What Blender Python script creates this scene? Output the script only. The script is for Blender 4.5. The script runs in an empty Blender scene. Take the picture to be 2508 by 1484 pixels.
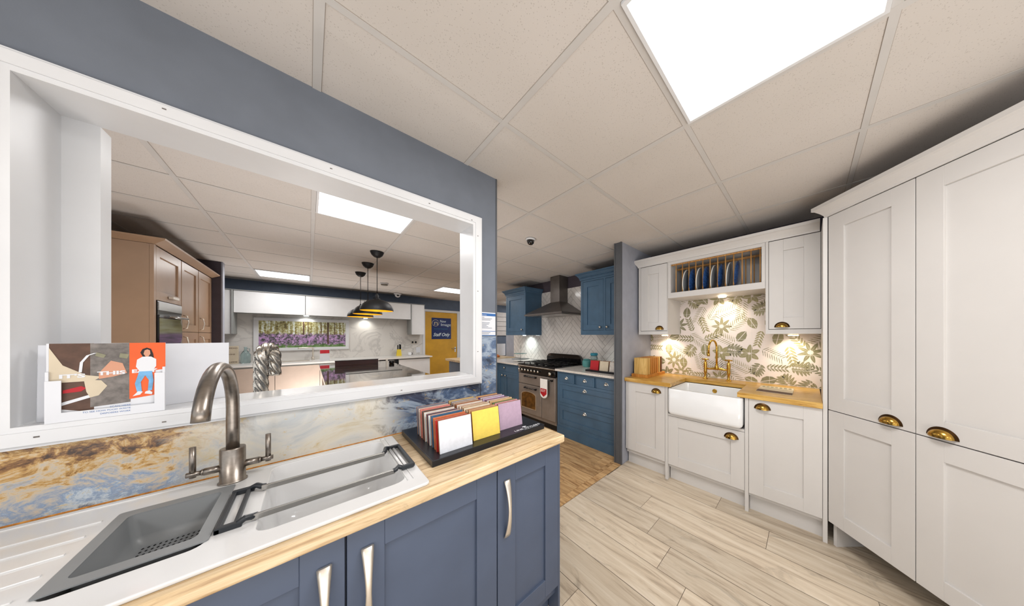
import bpy, bmesh, math, random
from mathutils import Vector, Matrix
random.seed(7)
PI = math.pi
SC = bpy.context.scene
COL = SC.collection
CAMZ = 1.34
CZ = 2.3224          # ceiling height

# ------------------------------------------------------------------ materials
def lin(c):
    return tuple(((x / 255) / 12.92 if x / 255 <= 0.04045 else ((x / 255 + 0.055) / 1.055) ** 2.4) for x in c)

class NT:
    def __init__(s, name):
        s.m = bpy.data.materials.new(name); s.m.use_nodes = True
        s.t = s.m.node_tree; s.b = s.t.nodes['Principled BSDF']
    def n(s, typ, **kw):
        nd = s.t.nodes.new(typ)
        for k, v in kw.items():
            if k.startswith('i_'):
                nd.inputs[k[2:].replace('_', ' ')].default_value = v
            else:
                setattr(nd, k, v)
        return nd
    def l(s, a, b):
        s.t.links.new(a, b)
    def ramp(s, fac, stops, interp='LINEAR'):
        r = s.n('ShaderNodeValToRGB'); r.color_ramp.interpolation = interp
        e = r.color_ramp.elements
        while len(e) < len(stops): e.new(0.5)
        for k, (p, c) in enumerate(stops):
            e[k].position = p; e[k].color = (*lin(c), 1)
        s.l(fac, r.inputs['Fac']); return r.outputs['Color']
    def coord(s, scale=(1, 1, 1), rot=(0, 0, 0), loc=(0, 0, 0)):
        tc = s.n('ShaderNodeTexCoord'); mp = s.n('ShaderNodeMapping')
        mp.inputs['Scale'].default_value = scale; mp.inputs['Rotation'].default_value = rot
        mp.inputs['Location'].default_value = loc
        s.l(tc.outputs['Object'], mp.inputs['Vector']); return mp.outputs['Vector']
    def noise(s, vec, scale, detail=4, rough=.55, dist=0.0):
        nd = s.n('ShaderNodeTexNoise'); nd.inputs['Scale'].default_value = scale
        nd.inputs['Detail'].default_value = detail; nd.inputs['Roughness'].default_value = rough
        nd.inputs['Distortion'].default_value = dist
        s.l(vec, nd.inputs['Vector']); return nd
    def mix(s, fac, a, b, mode='MIX'):
        m = s.n('ShaderNodeMix', data_type='RGBA', blend_type=mode)
        for inp, v in ((m.inputs[0], fac), (m.inputs[6], a), (m.inputs[7], b)):
            if hasattr(v, 'links') or hasattr(v, 'is_linked'): s.l(v, inp)
            elif isinstance(v, tuple): inp.default_value = (*lin(v), 1)
            else: inp.default_value = v
        return m.outputs[2]
    def math(s, op, a, b=None):
        m = s.n('ShaderNodeMath', operation=op)
        for inp, v in ((m.inputs[0], a), (m.inputs[1], b)):
            if v is None: continue
            if hasattr(v, 'is_linked'): s.l(v, inp)
            else: inp.default_value = v
        return m.outputs[0]
    def col(s, c):
        if hasattr(c, 'is_linked'): s.l(c, s.b.inputs['Base Color'])
        else: s.b.inputs['Base Color'].default_value = (*lin(c), 1)
    def bump(s, h, strength=.2, dist=.002):
        b = s.n('ShaderNodeBump'); b.inputs['Strength'].default_value = strength; b.inputs['Distance'].default_value = dist
        s.l(h, b.inputs['Height']); s.l(b.outputs['Normal'], s.b.inputs['Normal'])

M = {}
def plain(name, c, rough=.5, metal=0.0, var=.06, scale=9, spec=.5, coat=0, bump=0, trans=0, emit=0, ior=1.45):
    k = NT(name); v = k.coord()
    n = k.noise(v, scale, 3)
    d = tuple(max(0, x * (1 - var)) for x in c); u = tuple(min(255, x * (1 + var)) for x in c)
    k.col(k.ramp(n.outputs['Fac'], [(.3, d), (.7, u)]))
    k.b.inputs['Roughness'].default_value = rough; k.b.inputs['Metallic'].default_value = metal
    k.b.inputs['Specular IOR Level'].default_value = spec
    k.b.inputs['Coat Weight'].default_value = coat; k.b.inputs['Coat Roughness'].default_value = .08
    k.b.inputs['IOR'].default_value = ior
    if trans: k.b.inputs['Transmission Weight'].default_value = trans
    if emit:
        k.b.inputs['Emission Color'].default_value = (*lin(c), 1); k.b.inputs['Emission Strength'].default_value = emit
    if bump:
        n2 = k.noise(v, 260, 2); k.bump(n2.outputs['Fac'], bump, .001)
    M[name] = k.m; return k.m

def wood(name, stops, along='x', gs=1.0, rough=.45, attr=False, knots=True, coat=0):
    k = NT(name); a = {'x': 0, 'y': 1, 'z': 2}[along]
    sc = [14 * gs] * 3; sc[a] = 1.1 * gs
    tc = k.n('ShaderNodeTexCoord'); vec = tc.outputs['Object']
    if attr:
        at = k.n('ShaderNodeAttribute', attribute_name='rnd')
        off = k.n('ShaderNodeVectorMath', operation='SCALE'); off.inputs['Scale'].default_value = 37.0
        cb = k.n('ShaderNodeCombineXYZ')
        for i in range(3): k.l(at.outputs['Fac'], cb.inputs[i])
        k.l(cb.outputs[0], off.inputs[0])
        ad = k.n('ShaderNodeVectorMath', operation='ADD'); k.l(vec, ad.inputs[0]); k.l(off.outputs[0], ad.inputs[1]); vec = ad.outputs[0]
    mp = k.n('ShaderNodeMapping'); mp.inputs['Scale'].default_value = sc; k.l(vec, mp.inputs['Vector'])
    n = k.noise(mp.outputs[0], 1.6, 8, .65, .8)
    c = k.ramp(n.outputs['Fac'], [(.5 + (p_ - .5) * .5, c_) for p_, c_ in stops])
    n2 = k.noise(mp.outputs[0], 9, 5, .7)
    f = k.math('MULTIPLY', n2.outputs['Fac'], .22)
    c = k.mix(f, c, stops[0][1], 'MULTIPLY')
    if knots:
        s2 = [3.2 * gs] * 3; s2[a] = 1.5 * gs
        m2 = k.n('ShaderNodeMapping'); m2.inputs['Scale'].default_value = s2; k.l(vec, m2.inputs['Vector'])
        n3 = k.noise(m2.outputs[0], 1.7, 6, .65, 1.2)
        r = k.ramp(n3.outputs['Fac'], [(.58, (0, 0, 0)), (.70, (255, 255, 255))])
        c = k.mix(k.math('MULTIPLY', r, .42), c, tuple(x * .48 for x in stops[0][1]))
    if attr:
        hv = k.n('ShaderNodeHueSaturation'); hv.inputs['Hue'].default_value = .5
        vv = k.math('ADD', k.math('MULTIPLY', at.outputs['Fac'], .22), .90); k.l(vv, hv.inputs['Value']); k.l(c, hv.inputs['Color']); c = hv.outputs[0]
    k.col(c); k.b.inputs['Roughness'].default_value = rough; k.b.inputs['Coat Weight'].default_value = coat
    k.bump(n2.outputs['Fac'], .12, .001); M[name] = k.m

CREAM = (212, 209, 206)
plain('cream', CREAM, .42, var=.012, scale=3); plain('cream_dark', (120, 114, 104), .7, var=.02)
plain('navy', (76, 87, 108), .45, var=.03, scale=6)
plain('blue', (68, 97, 122), .4, var=.05, scale=6)
plain('taupe', (168, 138, 112), .38, var=.03, scale=4)
plain('white_unit', (226, 226, 226), .35, var=.01); plain('grey_unit', (150, 152, 150), .5, var=.02)
plain('cashmere', (190, 172, 158), .45, var=.02)
plain('wall_grey', (111, 117, 127), .65, var=.04, scale=5, bump=.15)
plain('wall_blue', (96, 108, 126), .7, var=.03); plain('wall_purple', (74, 66, 74), .7, var=.04); plain('pier', (158, 161, 172), .6, var=.03)
plain('trim_dark', (84, 86, 90), .5, var=.03); plain('white_paint', (221, 222, 224), .38, var=.015, scale=4)
plain('white_gloss', (222, 222, 222), .14, var=.004, coat=.4); plain('white_ceramic', (240, 241, 242), .06, var=.003, coat=.7)
plain('paper', (220, 222, 227), .5, var=.01); plain('board_white', (222, 224, 230), .4, var=.01)
plain('grey_plastic', (134, 137, 139), .38, var=.02); plain('black_plastic', (38, 42, 47), .38, var=.05)
plain('black', (12, 12, 13), .3, var=.05); plain('black_matt', (22, 22, 24), .5, var=.05); plain('void_shade', (10, 9, 8), .9, var=.02)
plain('black_gloss', (10, 10, 11), .08, var=.02, coat=.6); plain('tray_black', (22, 25, 32), .3, var=.03)
plain('brushed', (146, 138, 130), .32, 1.0, var=.10, scale=40); plain('steel', (176, 174, 170), .25, 1.0, var=.03)
plain('chrome', (196, 190, 180), .24, 1.0, var=.04); plain('nickel', (226, 218, 206), .38, .9, var=.03)
plain('brass', (176, 138, 66), .2, 1.0, var=.14, scale=30); plain('brass_dark', (70, 48, 26), .35, .9, var=.12, scale=30)
plain('brass_bright', (208, 168, 80), .2, 1.0, var=.06); plain('hood', (100, 94, 90), .32, .5, var=.05)
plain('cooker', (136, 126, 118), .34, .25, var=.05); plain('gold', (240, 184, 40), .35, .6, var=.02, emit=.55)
plain('tile_white', (222, 216, 210), .14, var=.03, scale=20, coat=.3); plain('grout', (240, 236, 232), .8, var=.01); plain('grout_dark', (132, 124, 116), .8, var=.02)
plain('tile_pink', (238, 228, 224), .3, var=.012, scale=10)
plain('quartz', (214, 208, 200), .2, var=.08, scale=90); plain('quartz_white', (228, 226, 222), .22, var=.02)
plain('red', (176, 22, 34), .5, var=.02); plain('orange', (226, 92, 32), .45, var=.05); plain('denim', (112, 168, 212), .6, var=.1, scale=60)
plain('skin', (206, 150, 122), .6, var=.02); plain('hair', (34, 22, 22), .6, var=.05); plain('ink_blue', (54, 104, 168), .5, var=.02)
plain('ink_navy', (14, 34, 92), .3, var=.1); plain('ink_grey', (120, 126, 140), .6, var=.02); plain('sign_white', (214, 226, 230), .5, var=.01)
plain('sign_gold', (176, 164, 140), .5, var=.02); plain('teal', (40, 130, 150), .5, var=.02)
plain('stone_grey', (112, 106, 102), .6, var=.2, scale=60); plain('brown_dark', (86, 62, 50), .6, var=.15, scale=40)
plain('cream_photo', (206, 192, 168), .6, var=.05); plain('glass_blue', (206, 232, 234), .05, var=.01, trans=.85); plain('glass_teal', (120, 206, 204), .08, var=.02, trans=.6)
plain('yellow', (236, 206, 60), .5, var=.03); plain('towel', (240, 236, 232), .9, var=.03, scale=90, bump=.4)
plain('mdf', (150, 96, 58), .7, var=.08, scale=60); plain('plate_blue', (40, 72, 122), .25, var=.35, scale=110, coat=.4)
plain('plate_grey', (118, 122, 126), .25, var=.08, coat=.4); plain('plate_white', (228, 228, 222), .2, var=.02)
plain('door_yellow', (206, 156, 46), .4, var=.06, scale=3); plain('dark_glass', (62, 26, 20), .25, var=.1)
plain('oven_glass', (96, 66, 30), .15, .3, var=.35, scale=14); plain('screen_red', (206, 44, 60), .5, var=.02)
plain('slat', (206, 200, 196), .5, var=.02); plain('loaf', (190, 104, 34), .6, var=.1)

def mk_ceiling():
    k = NT('ceiling_tile'); v = k.coord()
    vo = k.n('ShaderNodeTexVoronoi'); vo.inputs['Scale'].default_value = 130; k.l(v, vo.inputs['Vector'])
    no = k.noise(v, 42, 2)
    d = k.math('LESS_THAN', vo.outputs['Distance'], k.math('MULTIPLY', no.outputs['Fac'], .40))
    big = k.noise(v, 1.3, 2)
    base = k.ramp(big.outputs['Fac'], [(.3, (207, 201, 195)), (.7, (214, 208, 203))])
    k.col(k.mix(k.math('MULTIPLY', d, .26), base, (120, 108, 98)))
    k.b.inputs['Roughness'].default_value = .95; k.b.inputs['Specular IOR Level'].default_value = .1
    M['ceiling_tile'] = k.m
mk_ceiling(); plain('tee', (204, 201, 198), .5, var=.01)

def emit_mat(name, c, s):
    k = NT(name); k.col((250, 250, 250)); k.b.inputs['Emission Color'].default_value = (*lin(c), 1)
    k.b.inputs['Emission Strength'].default_value = s; M[name] = k.m
emit_mat('diffuser', (244, 249, 252), 3.2); emit_mat('lamp_warm', (255, 232, 190), 12); emit_mat('lamp_cool', (240, 252, 255), 14)

wood('plank', [(.20, (176, 160, 140)), (.38, (202, 186, 164)), (.58, (212, 198, 177)), (.85, (222, 210, 192))], 'y', 1.0, .42, attr=True)
wood('oak_floor', [(.25, (156, 118, 76)), (.5, (196, 158, 110)), (.8, (216, 182, 134))], 'y', 1.4, .45, attr=True)
wood('oak_top', [(.28, (176, 146, 108)), (.45, (208, 182, 142)), (.7, (228, 206, 170))], 'x', 2.0, .4)
wood('butcher', [(.25, (172, 124, 50)), (.5, (206, 162, 78)), (.8, (226, 186, 104))], 'x', 2.2, .32, knots=False, coat=.15)
wood('pale_wood', [(.25, (196, 156, 84)), (.6, (220, 182, 108)), (.8, (232, 200, 132))], 'z', 2.5, .5, knots=False)
wood('honey_wood', [(.25, (176, 112, 40)), (.6, (214, 146, 62)), (.8, (226, 166, 84))], 'z', 2.5, .5, knots=False)
wood('walnut', [(.25, (84, 46, 24)), (.6, (120, 70, 40)), (.8, (140, 88, 54))], 'z', 2.5, .5, knots=False)
wood('dowel', [(.25, (176, 124, 66)), (.6, (206, 156, 92)), (.8, (220, 176, 116))], 'z', 3, .5, knots=False)

def mk_leaf():
    k = NT('leaf'); v = k.coord((1, 1, 1)); n = k.noise(v, 60, 3); at = k.n('ShaderNodeAttribute', attribute_name='rnd')
    c = k.ramp(at.outputs['Fac'], [(.0, (104, 106, 84)), (.5, (134, 130, 94)), (1, (156, 148, 104))])
    k.col(k.mix(k.math('MULTIPLY', n.outputs['Fac'], .5), c, (196, 186, 150))); k.b.inputs['Roughness'].default_value = .35; M['leaf'] = k.m
mk_leaf()

def mk_agate():
    k = NT('agate'); v = k.coord((1, 1, 1.4))
    tc = k.n('ShaderNodeTexCoord'); sep = k.n('ShaderNodeSeparateXYZ'); k.l(tc.outputs['Object'], sep.inputs[0])
    n1 = k.noise(v, 9, 12, .78, .7); n2 = k.noise(v, 4.5, 9, .68, 1.3); n3 = k.noise(v, 22, 6, .7, 1.0)
    g0 = k.math('ADD', k.math('ADD', k.math('MULTIPLY', n1.outputs['Fac'], .6), k.math('MULTIPLY', n3.outputs['Fac'], .4)), k.math('MULTIPLY', k.math('SUBTRACT', .10, sep.outputs['Z']), .9))
    gold = k.ramp(g0, [(.37, (62, 40, 26)), (.42, (132, 92, 52)), (.46, (196, 156, 92)), (.50, (206, 188, 160)), (.545, (176, 176, 178)), (.59, (132, 152, 180)), (.66, (196, 206, 214)), (.72, (110, 116, 130))])
    pale = k.ramp(n2.outputs['Fac'], [(.3, (176, 184, 190)), (.48, (212, 210, 204)), (.58, (220, 214, 200)), (.72, (206, 190, 156))])
    dark = k.ramp(n2.outputs['Fac'], [(.32, (44, 52, 70)), (.46, (92, 112, 142)), (.53, (158, 172, 188)), (.6, (74, 84, 106)), (.72, (52, 52, 66))])
    w = k.math('ADD', sep.outputs['X'], k.math('MULTIPLY', k.math('SUBTRACT', n2.outputs['Fac'], .5), .35))
    f1 = k.n('ShaderNodeMapRange'); f1.inputs['From Min'].default_value = .30; f1.inputs['From Max'].default_value = .44; k.l(w, f1.inputs['Value'])
    f2 = k.n('ShaderNodeMapRange'); f2.inputs['From Min'].default_value = .82; f2.inputs['From Max'].default_value = .92; k.l(w, f2.inputs['Value'])
    c = k.mix(f1.outputs[0], gold, pale); c = k.mix(f2.outputs[0], c, dark)
    g = k.ramp(n3.outputs['Fac'], [(.60, (0, 0, 0)), (.66, (255, 255, 255))])
    c = k.mix(k.math('MULTIPLY', g, .55), c, (206, 176, 104))
    k.col(c); k.b.inputs['Roughness'].default_value = .22; M['agate'] = k.m
mk_agate()

def mk_marble(name, base, vein, scale, lo, hi, rough=.25, coat=0):
    k = NT(name); v = k.coord(); n = k.noise(v, scale, 8, .6, 1.5)
    a = k.math('ABSOLUTE', k.math('SUBTRACT', n.outputs['Fac'], .5))
    f = k.ramp(a, [(lo, (255, 255, 255)), (hi, (0, 0, 0))])
    n2 = k.noise(v, scale * .6, 3); f = k.math('MULTIPLY', f, n2.outputs['Fac'])
    k.col(k.mix(f, base, vein)); k.b.inputs['Roughness'].default_value = rough; k.b.inputs['Coat Weight'].default_value = coat; M[name] = k.m
mk_marble('marble', (222, 218, 212), (176, 172, 168), 1.6, .0, .035)
mk_marble('black_marble', (34, 29, 28), (220, 176, 106), 3.4, .0, .022, .06, 1.0)

def mk_picture():
    k = NT('garden_picture'); tc = k.n('ShaderNodeTexCoord'); sep = k.n('ShaderNodeSeparateXYZ'); k.l(tc.outputs['Object'], sep.inputs[0])
    v = tc.outputs['Object']; n = k.noise(v, 11, 8, .75); nf = k.noise(v, 26, 4, .8)
    bush = k.ramp(k.math('ADD', k.math('MULTIPLY', nf.outputs['Fac'], .6), k.math('MULTIPLY', n.outputs['Fac'], .4)), [(.40, (26, 34, 28)), (.46, (70, 72, 66)), (.53, (150, 116, 156)), (.62, (190, 154, 190)), (.75, (60, 80, 50))])
    m2 = k.n('ShaderNodeMapping'); m2.inputs['Scale'].default_value = (16, 1, 1.3); k.l(v, m2.inputs['Vector'])
    tr = k.noise(m2.outputs[0], 2.2, 4, .6)
    tm = k.math('ADD', k.math('MULTIPLY', tr.outputs['Fac'], .5), k.math('MULTIPLY', nf.outputs['Fac'], .5)); wood_ = k.ramp(tm, [(.38, (60, 50, 36)), (.47, (132, 120, 66)), (.54, (176, 176, 140)), (.60, (206, 214, 222)), (.68, (150, 130, 80))])
    grass = k.ramp(n.outputs['Fac'], [(.35, (30, 44, 26)), (.6, (104, 142, 70)), (.7, (150, 100, 150))])
    z = k.math('ADD', sep.outputs['Z'], k.math('MULTIPLY', k.math('SUBTRACT', n.outputs['Fac'], .5), .3))
    up = k.n('ShaderNodeMapRange'); up.inputs['From Min'].default_value = .30; up.inputs['From Max'].default_value = .34; k.l(z, up.inputs['Value'])
    lo = k.n('ShaderNodeMapRange'); lo.inputs['From Min'].default_value = .09; lo.inputs['From Max'].default_value = .13; k.l(z, lo.inputs['Value'])
    c = k.mix(lo.outputs[0], grass, bush); c = k.mix(up.outputs[0], c, wood_)
    k.col(c); k.b.inputs['Roughness'].default_value = .3
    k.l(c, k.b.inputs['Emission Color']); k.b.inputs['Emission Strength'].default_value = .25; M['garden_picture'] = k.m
mk_picture()

# ------------------------------------------------------------------ geometry
class MB:
    def __init__(s):
        s.b = bmesh.new(); s.mi = 0; s.rnd = 0.0; s.r = s.b.faces.layers.float.new('rnd'); s.sm = False
    def f(s, vs):
        try: fc = s.b.faces.new(vs)
        except ValueError: return None
        fc.material_index = s.mi; fc[s.r] = s.rnd; fc.smooth = s.sm; return fc
    def V(s, p): return s.b.verts.new(p)
    def box(s, x0, x1, y0, y1, z0, z1):
        if x0 > x1: x0, x1 = x1, x0
        if y0 > y1: y0, y1 = y1, y0
        v = [s.V((x, y, z)) for z in (z0, z1) for x, y in ((x0, y0), (x1, y0), (x1, y1), (x0, y1))]
        for q in ((0, 3, 2, 1), (4, 5, 6, 7), (0, 1, 5, 4), (1, 2, 6, 5), (2, 3, 7, 6), (3, 0, 4, 7)): s.f([v[i] for i in q])
        return s
    def poly(s, pts): s.f([s.V(p) for p in pts]); return s
    def loft(s, loops, cap0=True, cap1=True, closed=True):
        L = [[s.V(p) for p in lp] for lp in loops]; n = len(L[0])
        for a, b in zip(L, L[1:]):
            for i in range(n if closed else n - 1):
                j = (i + 1) % n; s.f([a[i], a[j], b[j], b[i]])
        sm = s.sm; s.sm = False
        if cap0: s.f(L[0][::-1])
        if cap1: s.f(L[-1])
        s.sm = sm; return s
    def lathe(s, c, prof, seg=24, cap0=True, cap1=True):
        sm = s.sm; s.sm = True
        s.loft([[(c[0] + r * math.cos(2 * PI * i / seg), c[1] + r * math.sin(2 * PI * i / seg), c[2] + z) for i in range(seg)] for r, z in prof], cap0, cap1)
        s.sm = sm; return s
    def tube(s, pts, r, seg=10, cap=True):
        pts = [Vector(p) for p in pts]; rs = r if isinstance(r, (list, tuple)) else [r] * len(pts)
        sm = s.sm; s.sm = True; loops = []; up = None
        for i, p in enumerate(pts):
            t = (pts[min(i + 1, len(pts) - 1)] - pts[max(i - 1, 0)]).normalized()
            if up is None:
                up = Vector((0, 0, 1)) if abs(t.z) < .9 else Vector((1, 0, 0))
            a = (up - t * up.dot(t)).normalized(); b = t.cross(a); up = a
            loops.append([tuple(p + rs[i] * (a * math.cos(2 * PI * k / seg) + b * math.sin(2 * PI * k / seg))) for k in range(seg)])
        s.loft(loops, cap, cap); s.sm = sm; return s
    def prism(s, poly, axis, a, b):
        def P(p, t):
            return (t, p[0], p[1]) if axis == 'x' else (p[0], t, p[1]) if axis == 'y' else (p[0], p[1], t)
        s.loft([[P(p, a) for p in poly], [P(p, b) for p in poly]]); return s
    def sweep(s, path, prof, side=1):
        """prof (out, z) swept along a 2-D path with mitred corners"""
        P = [Vector(p) for p in path]; loops = []
        for i, p in enumerate(P):
            ns = []
            if i > 0: d = (P[i] - P[i - 1]).normalized(); ns.append(Vector((d.y, -d.x)) * side)
            if i < len(P) - 1: d = (P[i + 1] - P[i]).normalized(); ns.append(Vector((d.y, -d.x)) * side)
            n = sum(ns, Vector((0, 0))).normalized(); m = n / max(.2, n.dot(ns[0]))
            loops.append([(p.x + m.x * o, p.y + m.y * o, z) for o, z in prof])
        s.loft(loops); return s
    def shift(s, d):
        for v in s.b.verts: v.co -= Vector(d)
    def xf(s, mat):
        for v in s.b.verts: v.co = mat @ v.co
        return s
    def bbox(s):
        xs = [v.co for v in s.b.verts]
        return [min(v[i] for v in xs) for i in range(3)], [max(v[i] for v in xs) for i in range(3)]
    def addmesh(s, me, fn):
        vs = [s.V(fn(v.co)) for v in me.vertices]
        for p in me.polygons: s.f([vs[i] for i in p.vertices])

class Fr:
    def __init__(s, x, y, deg):
        s.x, s.y, s.a = x, y, math.radians(deg)
    def w(s, u, v, z):
        c, n = math.cos(s.a), math.sin(s.a); return (s.x + u * c - v * n, s.y + u * n + v * c, z)
FW = Fr(0, 0, 0)              # partition side and back kitchen
FS = Fr(2.32, 0, -90)         # cream sink run
FD = Fr(2.32, -.09, -135)     # diagonal tall units
FB = Fr(2.355, 0, -90)        # blue run
FT = Fr(-.885, 0, 90)         # taupe tall units

def meshof(mb, name, mats, bevel=0):
    bmesh.ops.recalc_face_normals(mb.b, faces=mb.b.faces) if not getattr(mb, 'norecalc', False) else None
    me = bpy.data.meshes.new(name); mb.b.to_mesh(me); mb.b.free()
    for m in ([mats] if isinstance(mats, str) else mats): me.materials.append(M[m])
    return me
def addbevel(o, w):
    if w:
        m = o.modifiers.new('bevel', 'BEVEL'); m.width = w; m.segments = 2; m.limit_method = 'ANGLE'; m.angle_limit = math.radians(40)
class Thing: pass
def thing(name, label, cat, fr, u, v, z, group=None, kind=None):
    t = Thing(); t.fr = fr; t.off = (u, v, z)
    o = bpy.data.objects.new(name, None); COL.objects.link(o); o.location = fr.w(u, v, z); o.rotation_euler = (0, 0, fr.a)
    o.empty_display_size = .05
    if kind: o['kind'] = kind
    else: o['label'] = label; o['category'] = cat
    if group: o['group'] = group
    t.o = o; return t
def part(t, name, mb, mats, parent=None, bevel=0, label=None):
    mb.shift(t.off); me = meshof(mb, name, mats)
    o = bpy.data.objects.new(name, me); COL.objects.link(o); o.parent = parent or t.o; addbevel(o, bevel)
    if label: o['label'] = label
    return o
def solo(name, label, cat, fr, mb, mats, group=None, kind=None, bevel=0):
    lo, hi = mb.bbox(); off = ((lo[0] + hi[0]) / 2, (lo[1] + hi[1]) / 2, lo[2])
    mb.shift(off); me = meshof(mb, name, mats); o = bpy.data.objects.new(name, me); COL.objects.link(o)
    o.location = fr.w(*off); o.rotation_euler = (0, 0, fr.a); addbevel(o, bevel)
    if kind: o['kind'] = kind
    else: o['label'] = label; o['category'] = cat
    if group: o['group'] = group
    t = Thing(); t.fr = fr; t.off = off; t.o = o; return t
def dup(t, fr, u, v, z, label, dz=0.0):
    def cp(o, par):
        c = o.copy(); COL.objects.link(c)
        if par: c.parent = par
        for ch in list(o.children): cp(ch, c)
        return c
    r = cp(t.o, None); r.location = fr.w(u, v, z); r.rotation_euler = (0, 0, fr.a + dz); r['label'] = label; return r
def struct(name, fr, mb, mats, bevel=0, world=True):
    me = meshof(mb, name, mats); o = bpy.data.objects.new(name, me); COL.objects.link(o)
    o.location = (fr.x, fr.y, 0); o.rotation_euler = (0, 0, fr.a); o['kind'] = 'structure'; addbevel(o, bevel)
    t = Thing(); t.fr = fr; t.off = (0, 0, 0); t.o = o; return t

_tc = {}
def textmesh(s, size=1.0, shear=0.0, bold=0.0, space=1.0):
    c = bpy.data.curves.new('txt', 'FONT'); c.body = s; c.size = size; c.shear = shear; c.align_x = 'LEFT'; c.offset = bold; c.space_character = space
    c.resolution_u = 3
    o = bpy.data.objects.new('txt', c); COL.objects.link(o); bpy.context.view_layer.update()
    me = bpy.data.meshes.new_from_object(o.evaluated_get(bpy.context.evaluated_depsgraph_get()))
    bpy.data.objects.remove(o); bpy.data.curves.remove(c); return me
def text(mb, s, u, v, z, size, width=None, shear=0, bold=0, facing='front'):
    """lettering in the u-z plane facing -v, lower-left corner at (u, z); optionally fitted to a width"""
    me = textmesh(s, size, shear, bold)
    w = max(p.co.x for p in me.vertices) - min(p.co.x for p in me.vertices); k = width / w if width else 1
    if facing == 'front': mb.addmesh(me, lambda c: (u + c.x * k, v, z + c.y))
    else: mb.addmesh(me, lambda c: (u + c.x * k, v + c.y, z))
    bpy.data.meshes.remove(me)

def plate(outer, holes, z0, z1, bevel=0.0, res=1):
    """flat plate with holes, through a filled 2-D curve"""
    c = bpy.data.curves.new('pl', 'CURVE'); c.dimensions = '2D'; c.fill_mode = 'BOTH'; c.extrude = (z1 - z0) / 2 - bevel; c.bevel_depth = bevel; c.bevel_resolution = 2
    c.offset = -bevel
    for lp in [outer] + holes:
        sp = c.splines.new('POLY'); sp.points.add(len(lp) - 1); sp.use_cyclic_u = True
        for p, q in zip(sp.points, lp): p.co = (q[0], q[1], 0, 1)
    o = bpy.data.objects.new('pl', c); COL.objects.link(o); bpy.context.view_layer.update()
    me = bpy.data.meshes.new_from_object(o.evaluated_get(bpy.context.evaluated_depsgraph_get()))
    bpy.data.objects.remove(o); bpy.data.curves.remove(c)
    return me, (z0 + z1) / 2
def addplate(mb, outer, holes, z0, z1, bevel=0.0):
    me, zc = plate(outer, holes, z0, z1, bevel); mb.addmesh(me, lambda c: (c.x, c.y, c.z + zc)); bpy.data.meshes.remove(me)
def rr(x0, x1, y0, y1, r, n=5, z=None):
    out = []
    for cx, cy, a in ((x1 - r, y1 - r, 0), (x0 + r, y1 - r, 90), (x0 + r, y0 + r, 180), (x1 - r, y0 + r, 270)):
        for i in range(n + 1):
            t = math.radians(a + 90 * i / n); p = (cx + r * math.cos(t), cy + r * math.sin(t))
            out.append(p if z is None else (*p, z))
    return out
def clip(poly, x0, x1, z0, z1):
    for ax, val, sgn in ((0, x0, 1), (0, x1, -1), (1, z0, 1), (1, z1, -1)):
        out = []
        for i in range(len(poly)):
            a, b = poly[i - 1], poly[i]; da, db = (a[ax] - val) * sgn, (b[ax] - val) * sgn
            if (da >= 0) != (db >= 0):
                t = da / (da - db); out.append((a[0] + (b[0] - a[0]) * t, a[1] + (b[1] - a[1]) * t))
            if db >= 0: out.append(b)
        poly = out
        if len(poly) < 3: return None
    return poly
def area(p): return abs(sum(p[i - 1][0] * p[i][1] - p[i][0] * p[i - 1][1] for i in range(len(p)))) / 2
def herring(L, W, gap, ang, x0, x1, z0, z1, ox=0, oz=0):
    ca, sa = math.cos(ang), math.sin(ang); out = []; R = max(x1 - x0, z1 - z0) * 1.6
    cx, cz = (x0 + x1) / 2, (z0 + z1) / 2; N = int(R / W) + 3; K = int(R / L) + 3
    for m in range(-K, K + 1):
        for k in range(-N - K * 3, N + K * 3 + 1):
            bx, bz = k * W + m * L, k * W - m * L
            if abs(bx) > R or abs(bz) > R: continue
            for (a, b, c, d) in ((0, L, 0, W), (L, L + W, W - L, W)):
                q = [(bx + a + gap, bz + c + gap), (bx + b - gap, bz + c + gap), (bx + b - gap, bz + d - gap), (bx + a + gap, bz + d - gap)]
                q = [(cx + ox + p * ca - r * sa, cz + oz + p * sa + r * ca) for p, r in q]
                q = clip(q, x0, x1, z0, z1)
                if q and area(q) > 1e-5: out.append(q)
    return out

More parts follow.
